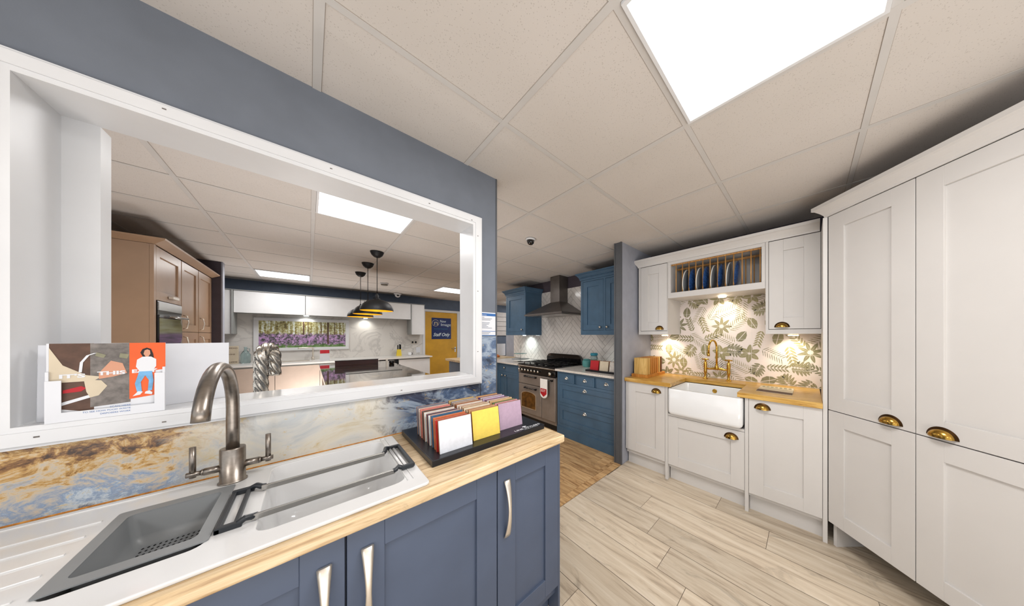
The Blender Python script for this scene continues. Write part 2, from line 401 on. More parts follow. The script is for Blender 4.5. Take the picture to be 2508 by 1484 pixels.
# doors, handles -----------------------------------------------------
def shaker(mb, u0, u1, z0, z1, v=0.0, th=.02, st=.088, rt=None, rb=None, rec=.010):
    rt = rt or st; rb = rb or st
    mb.box(u0, u0 + st, v, v + th, z0, z1).box(u1 - st, u1, v, v + th, z0, z1)
    mb.box(u0 + st, u1 - st, v, v + th, z1 - rt, z1).box(u0 + st, u1 - st, v, v + th, z0, z0 + rb)
    mb.box(u0 + st - .002, u1 - st + .002, v + rec, v + th - .001, z0 + rb - .002, z1 - rt + .002); return mb
def cup(mb, uc, v, z, w=.1, h=.045, d=.026, mi=(0, 1)):
    rx = w / 2; n, k = 18, 6
    mb.mi = mi[1]          # flared back rim
    out = [(uc + rx * math.cos(PI * i / n), z + h * math.sin(PI * i / n)) for i in range(n + 1)]
    inn = [(uc + rx * .8 * math.cos(PI * i / n), z + h * .78 * math.sin(PI * i / n)) for i in range(n + 1)]
    for i in range(n):
        a, b, c, e = out[i], out[i + 1], inn[i + 1], inn[i]
        mb.poly([(a[0], v - .001, a[1]), (b[0], v - .001, b[1]), (c[0], v - .006, c[1]), (e[0], v - .006, e[1])])
    mb.mi = mi[0]; mb.sm = True
    loops = []
    for j in range(k + 1):
        t = PI / 2 * j / k * .985
        loops.append([(uc + rx * .8 * math.cos(PI * i / n) * math.cos(t), v - .006 - d * math.sin(t), z + h * .78 * math.sin(PI * i / n) * math.cos(t)) for i in range(n + 1)])
    mb.loft(loops, False, False, closed=False); mb.sm = False; mb.mi = mi[1]
    mb.poly([(uc + rx * .78 * math.cos(PI * i / n), v - .003 - d * .9 * math.sin(PI * i / n), z + .001) for i in range(n + 1)]); mb.mi = 0
    return mb
def knob(mb, u, v, z, r=.016):
    M4 = Matrix.Translation((u, v, z)) @ Matrix.Rotation(PI / 2, 4, 'X')
    t = MB(); t.lathe((0, 0, 0), [(r * .5, 0), (r * .4, r * .6), (r, r * 1.0), (r * .9, r * 1.7), (r * .3, r * 2)], 12); t.xf(M4)
    vs = {vv: mb.V(vv.co) for vv in t.b.verts}
    for fc in t.b.faces:
        q = mb.f([vs[x] for x in fc.verts])
        if q: q.smooth = True
    t.b.free(); return mb
CORN = [(0, 0), (.008, 0), (.010, .012), (.022, .030), (.040, .050), (.052, .056), (.052, .078), (0, .078)]
def cornice(z, k=1.0): return [(o * k, z + h) for o, h in CORN]

# ================================================================== ROOM
GX, GY, GS = .02, .41, .6
m = MB(); m.box(-3.4, 6.2, -3.2, 7.2, CZ, CZ + .03); m.mi = 1
x = GX - GS * 5
while x < 6.2:
    m.box(x - .012, x + .012, -3.2, 7.2, CZ - .003, CZ + .001); x += GS
y = GY - GS * 6
while y < 7.2:
    m.box(-3.4, 6.2, y - .012, y + .012, CZ - .0025, CZ + .001); y += GS
m.mi = 2; x = GX - GS * 5
while x < 6.2:
    for d in (-.0135, .0115): m.box(x + d, x + d + .002, -3.2, 7.2, CZ - .0012, CZ + .001)
    x += GS
y = GY - GS * 6
while y < 7.2:
    for d in (-.0135, .0115): m.box(-3.4, 6.2, y + d, y + d + .002, CZ - .0012, CZ + .001)
    y += GS
plain('tee_line', (168, 158, 148), .8, var=.03); struct('ceiling', FW, m, ['ceiling_tile', 'tee', 'tee_line'])

m = MB(); m.box(-3.4, 6.2, -3.2, 7.2, -.06, -.004)
xs = 1.19 - .2 * 23
joint = {2.19: .52, 1.99: .193, 1.79: .945, 1.59: .79, 1.39: .63, 1.19: .47, .99: .12, .79: .88}
m.mi = 1
for i in range(0, 32):
    xa = xs + .2 * i
    if xa > 2.9: break
    j = joint.get(round(xa, 2), random.uniform(0, 1.2)) - 1.2 * 5
    while j < 1.4:
        a, b = max(j, -3.2), min(j + 1.2, 1.40)
        if b - a > .01:
            m.rnd = random.random(); m.poly([(xa + .0012, a + .0012, 0), (xa + .1988, a + .0012, 0), (xa + .1988, b - .0012, 0), (xa + .0012, b - .0012, 0)])
        j += 1.2
m.mi = 2
for q in herring(.58, .115, .0008, 0, -3.3, 6.1, 1.475, 7.1):
    m.rnd = random.random(); m.poly([(p[0], p[1], 0) for p in q])
for k in range(-3, 6): m.rnd = random.random(); m.poly([(k, 1.402, 0), (k + .998, 1.402, 0), (k + .998, 1.474, 0), (k, 1.474, 0)])
plain('floor_gap', (126, 112, 96), .8, var=.02)
struct('floor', FW, m, ['floor_gap', 'plank', 'oak_floor'])

YW, YB = 1.409, 1.56
HX0, HX1, HZ0, HZ1 = -.50, .65, 1.118, 1.98
m = MB()
m.box(-3.4, HX0 - .004, YW, YB, 0, CZ).box(HX1 + .004, .808, YW, YB, 0, CZ).box(HX0 - .004, HX1 + .004, YW, YB, 0, HZ0 - .016).box(HX0 - .004, HX1 + .004, YW, YB, HZ1 + .004, CZ)
struct('wall_left', FW, m, ['wall_grey'])
m = MB(); m.box(.806, .816, YW - .003, YB + .003, .0, CZ); struct('trim_1', FW, m, ['trim_dark'], bevel=.001)
m = MB(); m.box(2.262, 3.0, 1.400, 1.485, 0, CZ); struct('wall_divider', FW, m, ['pier'])
m = MB(); m.box(2.244, 2.262, 1.398, 1.412, 0, CZ).box(2.250, 2.262, 1.412, 1.478, 0, CZ).box(2.244, 2.262, 1.474, 1.488, 0, CZ)
struct('trim_2', FW, m, ['trim_dark'], bevel=.001)
m = MB(); m.box(2.918, 3.0, -1.0, 1.40, 0, CZ); struct('wall_right', FW, m, ['wall_purple'])
m = MB(); m.box(2.975, 3.06, 1.485, 4.75, 0, CZ); m.mi = 1; m.box(2.973, 2.9745, 4.442, 4.75, 0, 1.9); struct('wall_cooker', FW, m, ['wall_purple', 'pier'])
m = MB(); m.box(-3.4, 6.2, 7.1, 7.2, 0, CZ); struct('wall_back', FW, m, ['wall_blue'])
m = MB(); m.box(-1.6, -1.5, 3.3, 7.1, 0, CZ); struct('wall_side', FW, m, ['wall_purple'])
m = MB(); m.box(-1.5, -.812, 5.60, 5.70, 0, CZ); m.mi = 1; m.box(-.812, -.80, 5.597, 5.703, 0, CZ); struct('wall_return', FW, m, ['wall_purple', 'pier'])
m = MB(); m.box(6.1, 6.2, 1.56, 7.1, 0, CZ); struct('wall_far', FW, m, ['wall_blue'])

# hatch lining and casing
t = thing('window_1', '', '', FW, .07, 1.40, 1.118, kind='structure')
m = MB(); cp = [(0, .0), (.03, .0), (.03, .010), (.026, .040), (.018, .052), (0, .055)]
def bar(mb, a, b, horiz, inner, sgn):
    # mitred casing bar: inner edge at 'inner', outer .055 away on side sgn
    w = .055
    for (d0, d1, yo) in ((0, .014, .026), (.014, .046, .030), (.046, .055, .022)):
        if horiz: q = [(a - d0, inner + sgn * d0), (b + d0, inner + sgn * d0), (b + d1, inner + sgn * d1), (a - d1, inner + sgn * d1)]
        else: q = [(inner + sgn * d0, a - d0), (inner + sgn * d0, b + d0), (inner + sgn * d1, b + d1), (inner + sgn * d1, a - d1)]
        mb.prism(q, 'y', YW - yo, YW)
for nm, args in (('casing_top', (HX0, HX1, True, HZ1, 1)), ('casing_bottom', (HX0, HX1, True, HZ0, -1)), ('casing_left', (HZ0, HZ1, False, HX0, -1)), ('casing_right', (HZ0, HZ1, False, HX1, 1))):
    m = MB(); bar(m, *args); part(t, nm, m, 'white_paint')
m = MB(); m.box(HX0 - .003, HX0, YW, YB + .004, HZ0, HZ1).box(HX1, HX1 + .003, YW, YB + .004, HZ0, HZ1).box(HX0 - .003, HX1 + .003, YW, YB + .004, HZ1, HZ1 + .003)
m.box(HX0 - .004, -.444, YB + .001, YB + .06, HZ0 - .01, HZ1); part(t, 'jamb_lining', m, 'white_paint')
m = MB(); m.box(HX0 - .003, HX1 + .003, YW, YB + .02, HZ0 - .014, HZ0); part(t, 'sill', m, 'white_gloss')
m = MB()
for px, pz in ((-.52, 1.95), (-.3, 2.015), (.06, 2.012), (.42, 2.01), (.64, 2.0), (.676, 1.92), (.676, 1.6), (.676, 1.25), (.3, 1.085), (-.3, 1.085), (-.47, 1.09), (-.525, 1.4), (-.525, 1.75)):
    m.box(px - .0035, px + .0035, YW - .0306, YW - .029, pz - .0018, pz + .0018)
part(t, 'screws', m, 'stone_grey')

# ================================================================== CEILING LIGHTS, ADDED FILL LAMPS
def light_panel(ix, iy, label):
    x0, y0 = GX + GS * ix, GY + GS * iy
    t = thing('ceiling_light', label, 'ceiling light', FW, x0 + .3, y0 + .3, CZ - .012, 'square ceiling light panels')
    m = MB(); a, b, c, d = x0 + .014, x0 + .586, y0 + .014, y0 + .586
    m.box(a, b, c, c + .012, CZ - .012, CZ - .001).box(a, b, d - .012, d, CZ - .012, CZ - .001).box(a, a + .012, c + .012, d - .012, CZ - .012, CZ - .001).box(b - .012, b, c + .012, d - .012, CZ - .012, CZ - .001)
    part(t, 'frame', m, 'white_paint')
    m = MB(); m.box(a + .012, b - .012, c + .012, d - .012, CZ - .009, CZ - .006); part(t, 'diffuser', m, 'diffuser')
light_panel(1, -1, 'large square ceiling light panel directly above the floor in front of the cream kitchen')
light_panel(0, 3, 'ceiling light panel seen through the white hatch nearest to it, in front of the pendants')
light_panel(-1, 9, 'ceiling light panel at the far wall above the white handleless cupboards, left of the pendants')
light_panel(3, 8, 'ceiling light panel just left of the right jamb of the hatch, near the wooden door')
def area_light(x, y, z, size, power, col=(1, .95, .88), rot=(0, 0, 0)):
    l = bpy.data.lights.new('lamp', 'AREA'); l.size = size; l.energy = power; l.color = col; l.shape = 'SQUARE'
    o = bpy.data.objects.new('panel_or_fill_lamp', l); COL.objects.link(o); o.location = (x, y, z); o.rotation_euler = rot; return o
def spot(x, y, z, power, col, tgt, ang=80, blend=.8, r=.02):
    l = bpy.data.lights.new('spot', 'SPOT'); l.energy = power; l.color = col; l.spot_size = math.radians(ang); l.spot_blend = blend; l.shadow_soft_size = r
    o = bpy.data.objects.new('cupboard_lamp', l); COL.objects.link(o); o.location = (x, y, z)
    o.rotation_euler = (Vector(tgt) - Vector((x, y, z))).to_track_quat('-Z', 'Y').to_euler(); return o
WARM = (1, .985, .975)
for x, y, p in ((.92, .11, 20), (.92, -2.3, 18), (-1.5, -.5, 18), (-1.5, -2.5, 14), (.32, 2.51, 12), (-.28, 6.11, 11), (2.12, 5.51, 12), (1.52, 3.71, 10), (4.5, 4.0, 14), (4.8, 6.2, 14), (-.9, 2.6, 6)):  # lamps under the visible panels, plus extra ones added as fill
    area_light(x, y, CZ - .02, .56, p, WARM)
UP = (PI, 0, 0)
area_light(-.5, -1.7, .15, 2.4, 74, (1, .98, .965), UP)  # added fill lamp near the floor, aimed up, behind the camera
area_light(.1, 2.62, .05, .75, 22, (1, .975, .955), UP); area_light(.1, 5.88, .05, .7, 22, (1, .975, .955), UP); area_light(3.6, 3.0, .05, 1.0, 20, (1, .975, .955), UP)  # more added upward fill near the floor, hidden from the camera

# ================================================================== NEAR COUNTER (navy)
ZT = .876
t = thing('kitchen_cabinet', 'navy blue shaker base cabinet run under the oak-effect worktop and white sink', 'cabinet', FW, .1, 1.1, 0)
m = MB()
m.box(.825, .836, .862, 1.405, .0, .836).box(.489, .507, .884, 1.405, .1, .836).box(.055, .073, .884, 1.405, .1, .66).box(-.395, -.377, .884, 1.405, .1, .836).box(.055, .073, .884, .90, .66, .836).box(-2.0, -1.982, .884, 1.405, .1, .836)
m.box(-2.0, .825, .884, 1.405, .1, .118).box(-2.0, .825, 1.395, 1.405, .118, .836)
part(t, 'carcass', m, 'navy')
m = MB(); m.box(-2.0, .82, .93, .945, 0, .1); part(t, 'plinth', m, 'navy')
def bow(u, z0, z1):
    m = MB(); n = 14; L = []
    for i in range(n + 1):
        s = i / n; z = z0 + (z1 - z0) * s; w = .0065 + .0075 * abs(2 * s - 1) ** 1.5; o = .006 + .022 * math.sin(PI * s) ** .8
        L.append([(u - w, .86 - o, z), (u - w * .5, .86 - o - .002, z), (u + w * .5, .86 - o - .002, z), (u + w, .86 - o, z), (u + w * .8, .86 - max(0, o - .005), z), (u - w * .8, .86 - max(0, o - .005), z)])
    m.sm = True; m.loft(L); return m
for a, b, hu in ((-.82, -.384, -.45), (-.379, .063, .025), (.067, .498, .108), (.502, .823, .540)):
    m = MB(); shaker(m, a, b, .15, .832, .86, .022, .08); d = part(t, 'door', m, 'navy', bevel=.0015)
    part(t, 'handle', bow(hu, .55, .772), 'nickel', d, label='bowed satin nickel bar handle')
m = MB()
SX0, SX1, SY0, SY1 = -.745, .262, .852, 1.372
addplate(m, [(-2.0, .830), (.834, .830), (.834, 1.409), (-2.0, 1.409)], [[(SX0 + .02, SY0 + .02), (SX1 - .02, SY0 + .02), (SX1 - .02, SY1 - .02), (SX0 + .02, SY1 - .02)]], .838, ZT, .007)
m.mi = 1; m.box(-2.0, .816, 1.403, 1.409, ZT, ZT + .004)
solo('worktop', 'pale oak-effect worktop with rounded front edge on the navy cabinets', 'worktop', FW, m, ['oak_top', 'honey_wood'])
m = MB(); m.box(-2.0, .700, 1.403, 1.4085, ZT + .004, HZ0 - .056).box(.706, .806, 1.403, 1.4085, ZT + .004, 1.338)
solo('splashback', 'glossy agate-patterned splashback in gold, white and dark blue behind the white sink', 'splashback', FW, m, 'agate')

# white inset sink -------------------------------------------------
t = thing('kitchen_sink', 'white composite inset sink with main bowl, half bowl and ridged drainer', 'sink', FW, -.24, 1.11, ZT)
B1 = (-.088, .212, .915, 1.335); B2 = (-.328, -.162, .945, 1.262)
m = MB(); addplate(m, rr(SX0, SX1, SY0, SY1, .012, 3), [rr(*B1, .03), rr(*B2, .02)], ZT, ZT + .010, .003)
part(t, 'deck', m, 'white_gloss')
def bowl(B, zb, tp, r):
    m = MB(); m.sm = True; x0, x1, y0, y1 = B; z = ZT + .006; L = []
    for dz, d, rr_ in ((0, 0, r), (-.02, .004, r), (zb + .03, tp, r + .01), (zb + .008, tp + .012, r + .01), (zb, tp + .03, r + .005)):
        zz = z + dz if dz <= 0 and dz > -.05 else ZT + dz
        L.append(rr(x0 + d, x1 - d, y0 + d, y1 - d, max(.006, rr_), 5, zz))
    m.loft(L, False, True); m.norecalc = True
    # outer shell keeps the bowl a solid body
    return m
part(t, 'main_bowl', bowl(B1, -.19, .014, .03), 'white_gloss'); part(t, 'half_bowl', bowl(B2, -.14, .008, .02), 'white_gloss')
m = MB()
for k in range(5): m.box(-.71, -.352, 1.245 - .067 * k - .0035, 1.245 - .067 * k + .0035, ZT + .0095, ZT + .013)
part(t, 'drainer_ridges', m, 'white_gloss', bevel=.001)
m = MB(); m.box(.214, .2165, .905, 1.35, ZT + .0095, ZT + .0125).box(.2295, .232, .905, 1.35, ZT + .0095, ZT + .0125).box(-.72, .232, 1.347, 1.35, ZT + .0095, ZT + .0125); part(t, 'rim_line', m, 'white_gloss')
m = MB(); m.lathe((.06, 1.12, ZT - .19), [(.04, 0), (.04, .002), (.025, .003), (.022, .001)], 20); part(t, 'drain', m, 'steel')

t = thing('colander', 'grey plastic colander tray set in the half bowl of the white sink', 'colander', FW, -.245, 1.107, ZT + .0105)
z = ZT + .0105
m = MB(); addplate(m, rr(-.334, -.156, .957, 1.259, .006, 3), [rr(-.314, -.176, .988, 1.228, .012)], z - .0003, z + .0025); part(t, 'rim', m, 'grey_plastic')
m = MB(); m.sm = True; m.norecalc = True
m.loft([rr(-.3145, -.1755, .9875, 1.2285, .012, 5, z + .002), rr(-.310, -.180, .993, 1.223, .014, 5, z - .055), rr(-.303, -.187, 1.0, 1.216, .016, 5, z - .074), rr(-.292, -.198, 1.01, 1.206, .014, 5, z - .078)], False, True)
part(t, 'basket', m, 'grey_plastic')
m = MB()
for i in range(12):
    for j in range(13):
        cx, cy = -.289 + i * .0080, 1.014 + j * .0152
        m.poly([(cx + .0022 * math.cos(2 * PI * q / 6), cy + .0042 * math.sin(2 * PI * q / 6), z - .0776) for q in range(6)])
part(t, 'drain_holes', m, 'black_matt')

t = thing('sink_rack', 'steel two-bar rack with black plastic ends laid across the main sink bowl', 'sink rack', FW, .05, 1.09, ZT + .0105)
z = ZT + .0105
for yy in (1.152, .982):
    m = MB(); m.loft([[(-.098, yy - .004, z + .002), (-.098, yy + .004, z + .002), (-.098, yy + .004, z + .016), (-.098, yy - .004, z + .016)], [(.196, yy - .004, z + .002), (.196, yy + .004, z + .002), (.196, yy + .004, z + .016), (.196, yy - .004, z + .016)]])
    part(t, 'bar', m, 'steel', bevel=.001)
m = MB()   # left end frame
m.box(-.152, -.143, .972, 1.182, z, z + .011).box(-.126, -.118, .985, 1.170, z, z + .011)
for yy, sg in ((1.170, 1), (.972, -1)):
    m.box(-.152, -.112, yy, yy + .012, z, z + .013)
    m.tube([(-.118, yy + .006, z + .008), (-.108, yy + .003 - sg * .003, z + .015), (-.098, yy + .001 - sg * .010, z + .011), (-.09, yy - sg * .012 + .004, z + .009)], .0075, 8)
part(t, 'end_frame', m, 'black_plastic', bevel=.0015)
m = MB()
m.box(.244, .254, .985, 1.200, z + .003, z + .014)
for yy, sg in ((1.194, 1), (.985, -1)):
    m.box(.214, .250, yy - .004, yy + .008, z + .003, z + .016)
    m.tube([(.216, yy + .002, z + .010), (.206, yy - sg * .006, z + .016), (.200, yy - sg * .028 if sg > 0 else yy, z + .012), (.190, 1.152 if sg > 0 else .982, z + .010)], .0075, 8)
part(t, 'end_frame', m, 'black_plastic', bevel=.0015)
m = MB()
for xx in (.220, .231): m.tube([(xx, 1.0, z + .006), (xx, 1.188, z + .006)], .0045, 8)
part(t, 'roller', m, 'white_gloss')

# brushed tap --------------------------------------------------------
t = thing('kitchen_tap', 'brushed steel swan-neck kitchen tap with two lever arms behind the white sink', 'tap', FW, -.167, 1.30, ZT + .010)
z = ZT + .010
m = MB(); m.lathe((-.167, 1.30, z), [(.029, 0), (.029, .004), (.0255, .005), (.0255, .102), (.0245, .106)], 32); part(t, 'body', m, 'brushed')
m = MB(); pts = [(-.167, 1.30, z + .1), (-.167, 1.30, 1.06), (-.167, 1.30, 1.12)]
for i in range(1, 17):
    a = PI * .94 * i / 16; pts.append((-.167 - .004 * i / 16, 1.143 + .157 * math.cos(a), 1.12 + .136 * math.sin(a)))
m.tube(pts, .0135, 16); part(t, 'spout', m, 'brushed')
for sg in (-1, 1):
    m = MB(); cx = -.167
    m.tube([(cx + sg * .02, 1.30, z + .048), (cx + sg * .052, 1.30, z + .048)], .0105, 14).tube([(cx + sg * .052, 1.30, z + .048), (cx + sg * .056, 1.30, z + .048)], .0095, 14).tube([(cx + sg * .056, 1.30, z + .048), (cx + sg * .082, 1.30, z + .048)], .0072, 14)
    a = part(t, 'arm', m, 'brushed')
    m = MB(); m.tube([(cx + sg * .071, 1.30, z + .038), (cx + sg * .071, 1.30, z + .128)], .0062, 12); part(t, 'lever', m, 'brushed', a)

# sample display board -----------------------------------------------
t = thing('display_board', 'black sloping display base holding worktop samples on the oak-effect worktop', 'display board', FW, .555, 1.16, ZT)
m = MB(); m.box(.299, .815, .952, 1.372, ZT + .0005, ZT + .024); part(t, 'base', m, 'tray_black', bevel=.002)
m = MB(); text(m, 'LINE STYLERS', .655, .968, ZT + .0245, .020, .145, bold=.0004, facing='top'); text(m, 'SURFACES', .70, .957, ZT + .0245, .009, .08, facing='top')
m.poly([(.722 + .012 * math.cos(2 * PI * q / 10), .994 + .007 * math.sin(2 * PI * q / 10), ZT + .0246) for q in range(10)])
part(t, 'lettering', m, 'paper')
C1 = [('white', (214, 217, 224)), ('deep red', (176, 38, 34)), ('terracotta', (206, 104, 62)), ('dark teal blue', (54, 96, 130)), ('pale ice blue', (206, 222, 228)), ('navy', (34, 42, 84)), ('stone white', (214, 214, 210)), ('charcoal', (78, 66, 70)), ('salmon pink', (214, 128, 122)), ('soft white', (226, 220, 214)), ('slate grey', (116, 128, 144))]
C2 = [('bright yellow', (232, 204, 92)), ('tan brown', (196, 152, 108)), ('light beige', (214, 196, 166)), ('cream', (230, 218, 194)), ('oatmeal', (206, 188, 158)), ('ivory', (232, 224, 208)), ('warm white', (222, 212, 200)), ('chestnut brown', (150, 98, 66)), ('greige', (176, 162, 148)), ('dove grey', (160, 164, 166)), ('olive sand', (196, 178, 122))]
C3 = [('mottled lilac', (176, 152, 172)), ('rose pink', (206, 150, 160)), ('emerald green', (62, 138, 92)), ('sand', (206, 176, 132)), ('off white', (216, 214, 210)), ('royal blue', (70, 82, 160)), ('pale lilac', (186, 172, 204)), ('light grey', (196, 196, 204)), ('violet blue', (64, 62, 150)), ('golden tan', (206, 166, 112))]
ordn = ['front', 'second', 'third', 'fourth', 'fifth', 'sixth', 'seventh', 'eighth', 'ninth', 'tenth', 'eleventh']
for ci, (cols, u0, v0, row) in enumerate(((C1, .336, .984, 'left'), (C2, .476, 1.008, 'middle'), (C3, .614, 1.030, 'right'))):
    for i, (nm, c) in enumerate(cols):
        mn = f'sample_{ci}_{i}'; plain(mn, c, .4, var=.05 if i else .03, scale=50)
        vv = v0 + i * (.268 - (v0 - .984)) / (len(cols) - 1); jit = random.uniform(-.002, .002) if i else 0; h = .118 + (random.uniform(-.004, .003) if i else 0)
        m = MB(); le = .018
        q0, q1 = u0 + jit, u0 + .124 + jit
        def slab(a, b):
            m.loft([[(q0, vv + a, ZT + .0245), (q1, vv + a, ZT + .0245), (q1, vv + b, ZT + .0245), (q0, vv + b, ZT + .0245)], [(q0, vv + a + le, ZT + .0245 + h), (q1, vv + a + le, ZT + .0245 + h), (q1, vv + b + le, ZT + .0245 + h), (q0, vv + b + le, ZT + .0245 + h)]])
        slab(0, .004); m.mi = 1; slab(.004, .012)
        pos = 'at the front' if i == 0 else ('at the back' if i == len(cols) - 1 else ordn[i] + ' from the front')
        solo('worktop_sample', f'{nm} sample {pos}, {row} row of the near black display base', 'sample', FW, m, [mn, 'mdf'], group='worktop samples on the near display base')

# leaflet and white board on the sill ---------------------------------
m = MB(); m.loft([[(-.483, 1.418, 1.1185), (-.206, 1.532, 1.1185), (-.208, 1.536, 1.1185), (-.485, 1.422, 1.1185)], [(-.485, 1.428, 1.316), (-.207, 1.542, 1.316), (-.209, 1.546, 1.316), (-.487, 1.432, 1.316)]])
solo('foam_board', 'plain white board leaning across the hatch sill behind the picture leaflet holder', 'board', FW, m, 'board_white')
FL = Fr(-.462, 1.386, 2.5)
t = thing('leaflet_holder', 'white card leaflet holder printed with kitchen scenes and a woman on an orange panel', 'leaflet holder', FL, .08, .01, 1.1185)
Lw, Lh = .161, .202; Z0 = 1.1185
m = MB(); m.box(0, Lw, .002, .004, Z0, Z0 + Lh).box(0, .004, -.004, .002, Z0, Z0 + .13).box(Lw - .004, Lw, -.004, .002, Z0, Z0 + .13)
part(t, 'back_card', m, 'paper')
X = lambda f: f * Lw
Z = lambda f: Z0 + f * Lh
def pp(mb, mi, pts, v):
    mb.mi = mi; mb.poly([(X(a), v, Z(b)) for a, b in pts])
m = MB()
pp(m, 0, [(.30, .10), (.36, .10), (.36, 1), (.02, 1), (.02, .45), (.10, .42), (.10, .16)], .0018)
pp(m, 1, [(.33, .15), (.67, .17), (.67, .998), (.33, .998)], .0015)
pp(m, 2, [(.66, .21), (.90, .24), (.90, .6), (1.0, .61), (1.0, 1.0), (.66, 1.0)], .0012)
pp(m, 3, [(.02, .95), (.12, .72), (.30, .58), (.42, .55), (.36, .50), (.10, .50), (.02, .52)], .0010)
pp(m, 4, [(.12, .40), (.26, .44), (.30, .41), (.26, .37), (.12, .36)], .0009)
pp(m, 3, [(.28, .52), (.42, .50), (.47, .42), (.40, .30), (.33, .28), (.30, .36)], .0008)
pp(m, 5, [(.40, .60), (.50, .76), (.60, .72), (.64, .58), (.52, .54), (.40, .52)], .0009)
pp(m, 6, [(.38, .88), (.46, .84), (.44, .80), (.37, .83)], .0007); pp(m, 6, [(.58, .86), (.66, .84), (.64, .78), (.57, .80)], .0007)
for a, b in (((.24, .62), (.25, .75)), ((.25, .75), (.30, .84)), ((.30, .84), (.36, .87))):
    pp(m, 7, [a, (a[0] + .025, a[1]), (b[0] + .025, b[1]), b], .0006)
pp(m, 7, [(.10, .24), (.33, .32), (.33, .28), (.10, .20)], .0009)
m.mi = 7
text(m, "IT'S", X(.09), .0003, Z(.555), .0135, X(.20), bold=.0006); text(m, 'THIS', X(.39), .0003, Z(.57), .0135, X(.24), bold=.0006); text(m, 'EASY', X(.68), .0008, Z(.575), .0135, X(.24), bold=.0006)
part(t, 'printed_picture', m, ['brown_dark', 'stone_grey', 'orange', 'cream_photo', 'red', 'skin', 'leaf', 'paper'])
m = MB()     # the printed woman
pp(m, 0, [(.76, .86), (.78, .91), (.82, .93), (.86, .91), (.88, .84), (.89, .76), (.86, .74), (.79, .78)], .0005)
pp(m, 1, [(.79, .84), (.80, .89), (.825, .905), (.85, .89), (.855, .84), (.835, .80), (.81, .80)], .0003)
pp(m, 2, [(.73, .76), (.78, .80), (.86, .80), (.91, .76), (.91, .66), (.87, .58), (.76, .58), (.72, .66)], .0003)
pp(m, 3, [(.75, .59), (.87, .59), (.885, .45), (.87, .31), (.83, .31), (.84, .46), (.805, .53), (.765, .44), (.775, .30), (.73, .30), (.71, .42)], .0001)
pp(m, 2, [(.69, .245), (.76, .26), (.785, .30), (.74, .31)], .0000); pp(m, 2, [(.80, .27), (.87, .25), (.875, .28), (.845, .31), (.81, .30)], .0000)
part(t, 'printed_figure', m, ['hair', 'skin', 'paper', 'denim'])
m = MB(); m.box(0, Lw, -.006, -.004, Z0, Z(.12)); m.box(0, X(.12), -.006, -.004, Z(.12), Z(.53)); m.box(X(.90), Lw, -.006, -.004, Z(.12), Z(.56)); part(t, 'front_pocket', m, 'paper')
m = MB(); text(m, 'SCAN HERE', X(.50), -.0063, Z(.145) - .004, .0062, X(.18)); text(m, 'TO SEE HOW FOOD WASTE', X(.28), -.0063, Z(.085), .0058, X(.40)); text(m, 'DISPOSERS WORK', X(.42), -.0063, Z(.045), .0058, X(.26)); part(t, 'small_print', m, 'ink_blue')

# price notice on partition end
t = thing('price_notice', 'white price notice with blue header beside the hatch, above the agate splashback', 'notice', FW, .755, 1.405, 1.34)
m = MB(); m.box(.706, .804, 1.4065, 1.4088, 1.342, 1.484); part(t, 'sheet', m, 'paper')
for a, b in ((1.462, 1.478), (1.368, 1.371), (1.342, 1.346)): m = MB(); m.box(.706, .804, 1.4058, 1.4064, a, b); part(t, 'blue_band', m, 'ink_blue')
m = MB()
for k, (a, w) in enumerate(((1.452, .02), (1.444, .07), (1.436, .06), (1.420, .055), (1.412, .05), (1.404, .035), (1.396, .045), (1.388, .07), (1.360, .06), (1.352, .05))): m.box(.710, .710 + w, 1.4058, 1.4064, a, a + .0028)
part(t, 'print_lines', m, 'ink_grey')
m = MB(); text(m, 'Sink base', .710, 1.4055, 1.4655, .009, .035); part(t, 'header_lettering', m, 'paper')

# ================================================================== CREAM SINK RUN (frame FS, u=-y, v=x-2.32)
def base_unit(label, u0, u1, doors, fr=FS, depth=.57, mat='cream', group=None, ztop=.866, zb=.15):
    t = thing('base_cabinet', label, 'cabinet', fr, (u0 + u1) / 2, depth / 2, 0, group)
    m = MB(); m.box(u0, u1, .022, depth, .12, ztop); part(t, 'carcass', m, mat)
    m = MB(); m.box(u0, u1, .055, .07, 0, .12); part(t, 'plinth', m, mat)
    for (a, b, c, d, hu, hz) in doors:
        m = MB(); shaker(m, a, b, c, d, 0, .02, .09, .09, .09); dd = part(t, 'door', m, mat, bevel=.001)
        m = MB(); cup(m, hu, 0, hz); part(t, 'cup_handle', m, ['brass', 'brass_dark'], dd, label='antique brass cup handle')
    return t
base_unit('cream base cabinet left of the butler sink, below the stand of wood samples', -1.388, -.972, [(-1.368, -.973, .158, .864, -1.057, .793)])
t = base_unit('cream cabinet with one wide door directly under the white butler sink', -.943, -.353, [(-.943, -.354, .150, .598, -.441, .531)], ztop=.612)
m = MB(); m.box(-.943, -.354, .0, .02, .601, .620); part(t, 'top_rail', m, 'cream', bevel=.001)
base_unit('cream base cabinet right of the butler sink, next to the tall corner cupboards', -.328, .068, [(-.327, .066, .148, .864, -.245, .799)])
for (a, b, z1, lab) in ((-1.389, -1.370, .866, 'narrow cream end post beside the grey dividing wall'), (-.970, -.945, .866, 'cream post on the floor left of the butler sink'), (-.352, -.329, .866, 'cream post on the floor right of the butler sink'), (.068, .0895, 2.108, 'tall slim cream post between the sink run and the tall corner cupboards')):
    m = MB(); m.box(a, b, -.001, .30 if z1 > 1 else .045, 0 if a > -1.3 else .16, z1); solo('support_post', lab, 'post', FS, m, 'cream', group='cream posts', bevel=.001)

